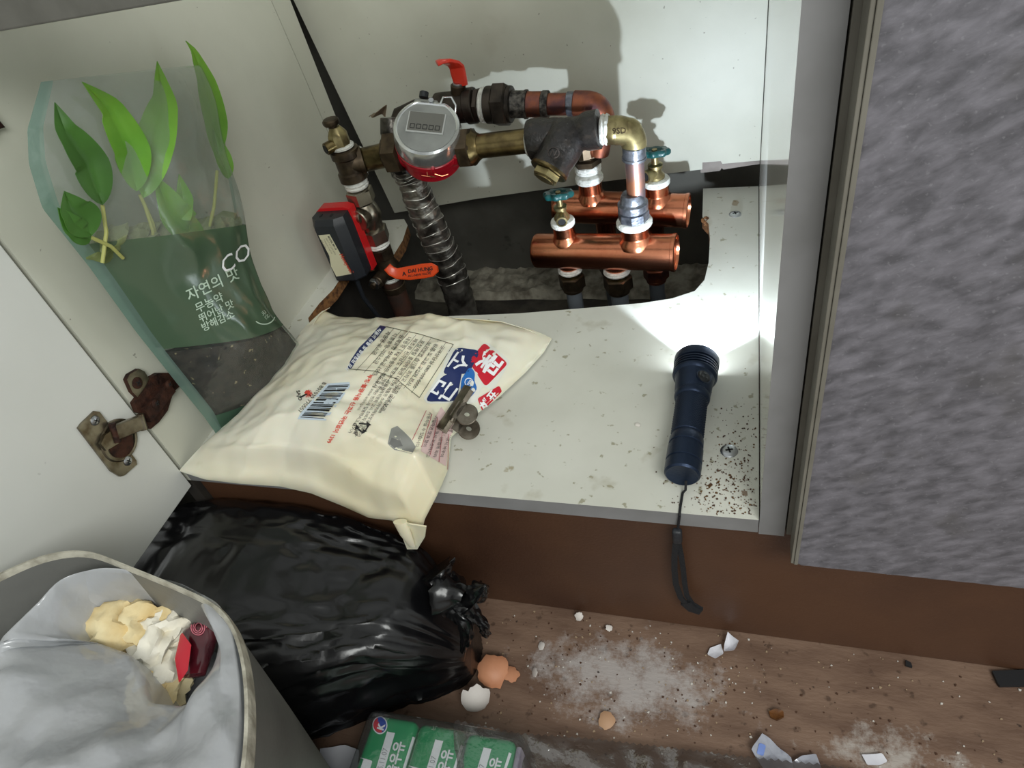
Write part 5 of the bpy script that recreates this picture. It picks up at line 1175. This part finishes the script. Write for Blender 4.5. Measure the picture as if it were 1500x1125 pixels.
# paper under the wrap
paperm = mat('white scrap paper', '#dddde4', 0.6, col2='#c9c9d2', nscale=30)
def flat(name, pts, z, th, m, label, cat, group=None, curl=0.0, seed=0):
    q = B(); P_ = [at(x, y, z=FLOOR + z) for x, y in pts]; c = sum(P_, Vector())/len(P_); rim_ = []
    P_ = resample(P_ + [P_[0]], 29)[:-1]
    def lay(k, dz): return [V(c.x + (p.x-c.x)*k, c.y + (p.y-c.y)*k, c.z + dz + curl*(k**2)*(0.5 + noise.noise(V(p.x*60, p.y*60, seed)))) for p in P_]
    q.rings([lay(.02, 0), lay(.5, 0), lay(1, 0), lay(1, th), lay(.5, th), lay(.02, th)], m)
    for v in q.bm.verts: v.co.z = max(v.co.z, FLOOR + 0.0005)
    o = obj(name, q, None, sharp=50); tag(o, label, cat, group); return o
flat('paper_sheet', [(470, 1098), (505, 1092), (528, 1100), (520, 1150), (470, 1160)], .002, .0006, paperm, 'white paper sheet between the bin and the milk cartons', 'paper', None, .002)
flat('paper_scrap', [(1066, 929), (1082, 944), (1076, 955), (1060, 958), (1061, 946)], .004, .0005, paperm, 'bright white torn paper point near the kick board', 'paper', 'torn paper scraps', .008, 2)
flat('paper_scrap', [(1040, 950), (1056, 944), (1060, 958), (1048, 966), (1036, 960)], .0015, .0005, paperm, 'duller torn paper scrap touching the bright white point', 'paper', 'torn paper scraps', .002, 3)
sachet = film('foil lined sachet', '#d9dbe2', 0.75, 0.15, '#c9ccd8', 0.5, 0.6, 60)
s1 = flat('empty_sachet', [(1116, 1077), (1130, 1086), (1143, 1100), (1158, 1112), (1164, 1135), (1120, 1130), (1100, 1100)], .004, .0008, sachet, 'torn clear sachet with a small blue print', 'wrapper', 'torn sachets', .006, 5)
pr = Print(bvh_of([s1])); pr.rrect([(1112, 1088), (1122, 1092), (1118, 1108), (1108, 1104)], 3, mat('faded blue print', '#6e86c4', .5), .0005, 1); pr.obj('blue_print', s1)
flat('empty_sachet', [(1160, 1118), (1175, 1108), (1195, 1105), (1205, 1135), (1165, 1140)], .003, .0008, sachet, 'plain torn sachet right of the blue printed one', 'wrapper', 'torn sachets', .005, 6)
flat('paper_scrap', [(1262, 1106), (1292, 1104), (1300, 1116), (1288, 1121), (1270, 1121)], .002, .0006, paperm, 'grey white paper tab at the bottom right of the floor', 'paper', 'torn paper scraps', .001, 7)
flat('food_scrap', [(1126, 1044), (1136, 1040), (1147, 1044), (1148, 1052), (1138, 1057), (1128, 1052)], .0015, .003, mat('brown dried peel', '#6a4018', .5, col2='#3c220c', nscale=90, bump=.6), 'dried brown peel scrap on the dirty floor', 'food scrap', None, .001, 8)
flat('black_strip', [(1452, 985), (1520, 982), (1525, 1006), (1462, 1007)], .001, .003, mat('black rubber strip', '#16171a', .6), 'black strip lying at the foot of the kick board', 'strip', None, 0, 9)
flat('black_strip', [(1326, 968), (1334, 972), (1336, 979), (1326, 976)], .001, .002, MATS['black rubber strip'], 'small black fragment left of the long black strip', 'strip', None, 0, 9)
# egg shells: curved pieces of a shell
shell = mat('brown egg shell', '#c98d6a', 0.55, col2='#b87b58', nscale=40); shellw = mat('inside of egg shell', '#cfc8c2', 0.7)
def eggshell(px, py, r, cap, seed, label, m, tilt, up=1):
    q = B(); c = at(px, py, z=FLOOR); R_ = Matrix.Rotation(tilt[0], 3, 'X') @ Matrix.Rotation(tilt[1], 3, 'Y') @ Matrix.Rotation(tilt[2], 3, 'Z'); rr = []
    n = 26
    def lim(a): return cap*(1 + .35*noise.noise(V(math.cos(a)*1.8, math.sin(a)*1.8, seed)) + .12*noise.noise(V(math.cos(a)*6, math.sin(a)*6, seed)))
    for k in range(7):
        rr.append([R_ @ (V(math.sin(lim(a)*k/6 + .01)*math.cos(a), math.sin(lim(a)*k/6 + .01)*math.sin(a), math.cos(lim(a)*k/6) - 1)*r*up) for a in [2*math.pi*i/n for i in range(n)]])
    inner = [[p*0.985 + (R_ @ V(0, 0, -0.0006*up)) for p in row] for row in rr]
    allr = rr + inner[::-1]; zmin = min(p.z for row in allr for p in row)
    q.rings([[c + p - V(0, 0, zmin - 0.0006) for p in row] for row in allr], m); tag(obj('egg_shell', q, None, sharp=60), label, 'egg shell', 'broken egg shells')
eggshell(726, 992, .021, 0.75, 1, 'largest brown egg shell piece beside the black bag', shell, (.3, .2, 0))
eggshell(751, 990, .018, 0.42, 2, 'small brown egg shell piece right of the largest one', shell, (-.2, .3, 0))
eggshell(704, 1040, .019, 0.75, 3, 'pale egg shell half showing its white inside by the milk cartons', shellw, (1.0, .5, 0))
eggshell(783, 988, .014, 0.30, 4, 'thin curled egg shell chip right of the brown pieces', shellw, (.5, -.8, 0))
eggshell(889, 1058, .016, 0.45, 5, 'tan egg shell chip near the clear film edge', mat('tan shell', '#b08a6a', .6), (.2, .1, 0))
eggshell(849, 908, .008, 0.55, 6, 'tiny curled white shell chip at the foot of the kick board', shellw, (.9, .1, 0))
eggshell(893, 922, .009, 0.34, 7, 'small square white shell chip on the powder', shellw, (.2, .4, 0))
eggshell(793, 948, .009, 0.42, 8, 'white shell chip lying in the powder left of the square one', shellw, (.2, -.4, 0))
# countless crumbs
def crumbs(name, n, fn, mats_, size, label, cat, zf):
    q = B()
    for _ in range(n):
        p = fn()
        if p is None: continue
        s = size*rnd.uniform(.4, 1.6); a = rnd.uniform(0, 6.28); m = rnd.choice(mats_)
        pts = [V(p.x + math.cos(a + k*1.57 + rnd.uniform(-.4, .4))*s*rnd.uniform(.5, 1.1), p.y + math.sin(a + k*1.57)*s*rnd.uniform(.5, 1.1), zf) for k in range(4)]
        q.prism(pts, (0, 0, s*rnd.uniform(.25, .6)), m)
    o = obj(name, q, None); tag(o, label, cat, None, 'stuff')
wc = mat('white plaster crumb', '#cdc8c0', .9); bc_ = mat('brown crumb', '#4a3020', .9); tcb = mat('tan crumb', '#a08a70', .9)
def ffn():
    if rnd.random() < .45: return V(rnd.gauss(-.10, .10), min(0.0, rnd.gauss(-.055, .035)), 0) 
    x, y = rnd.uniform(-.24, .30), rnd.uniform(-.16, .001); return V(x, y, 0)
crumbs('floor_crumbs', 620, ffn, [wc, tcb, bc_, bc_], .0009, 'white and brown crumbs scattered over the dirty floor', 'crumbs', FLOOR + .0003)
def sfn():
    x = -abs(rnd.gauss(0, .028)) - .002; y = abs(rnd.gauss(0.0, .05)) + .003
    return V(x, y, 0) if x > -.09 and y < .3 else None
crumbs('shelf_crumbs', 420, sfn, [bc_, bc_, mat('rust crumb', '#6b4a22', .9)], .00062, 'fine brown crumbs in the right front corner of the white shelf', 'crumbs', .0003)
# plastic bits stuck on the partition and a white bit on the shelf
q = B(); q.blob(at(934, 622, z=.001), (.0025, .002, .0012), wc, 2, .4); tag(obj('plaster_chip', q), 'small white plaster chip on the shelf left of the flashlight', 'chip')
finish()
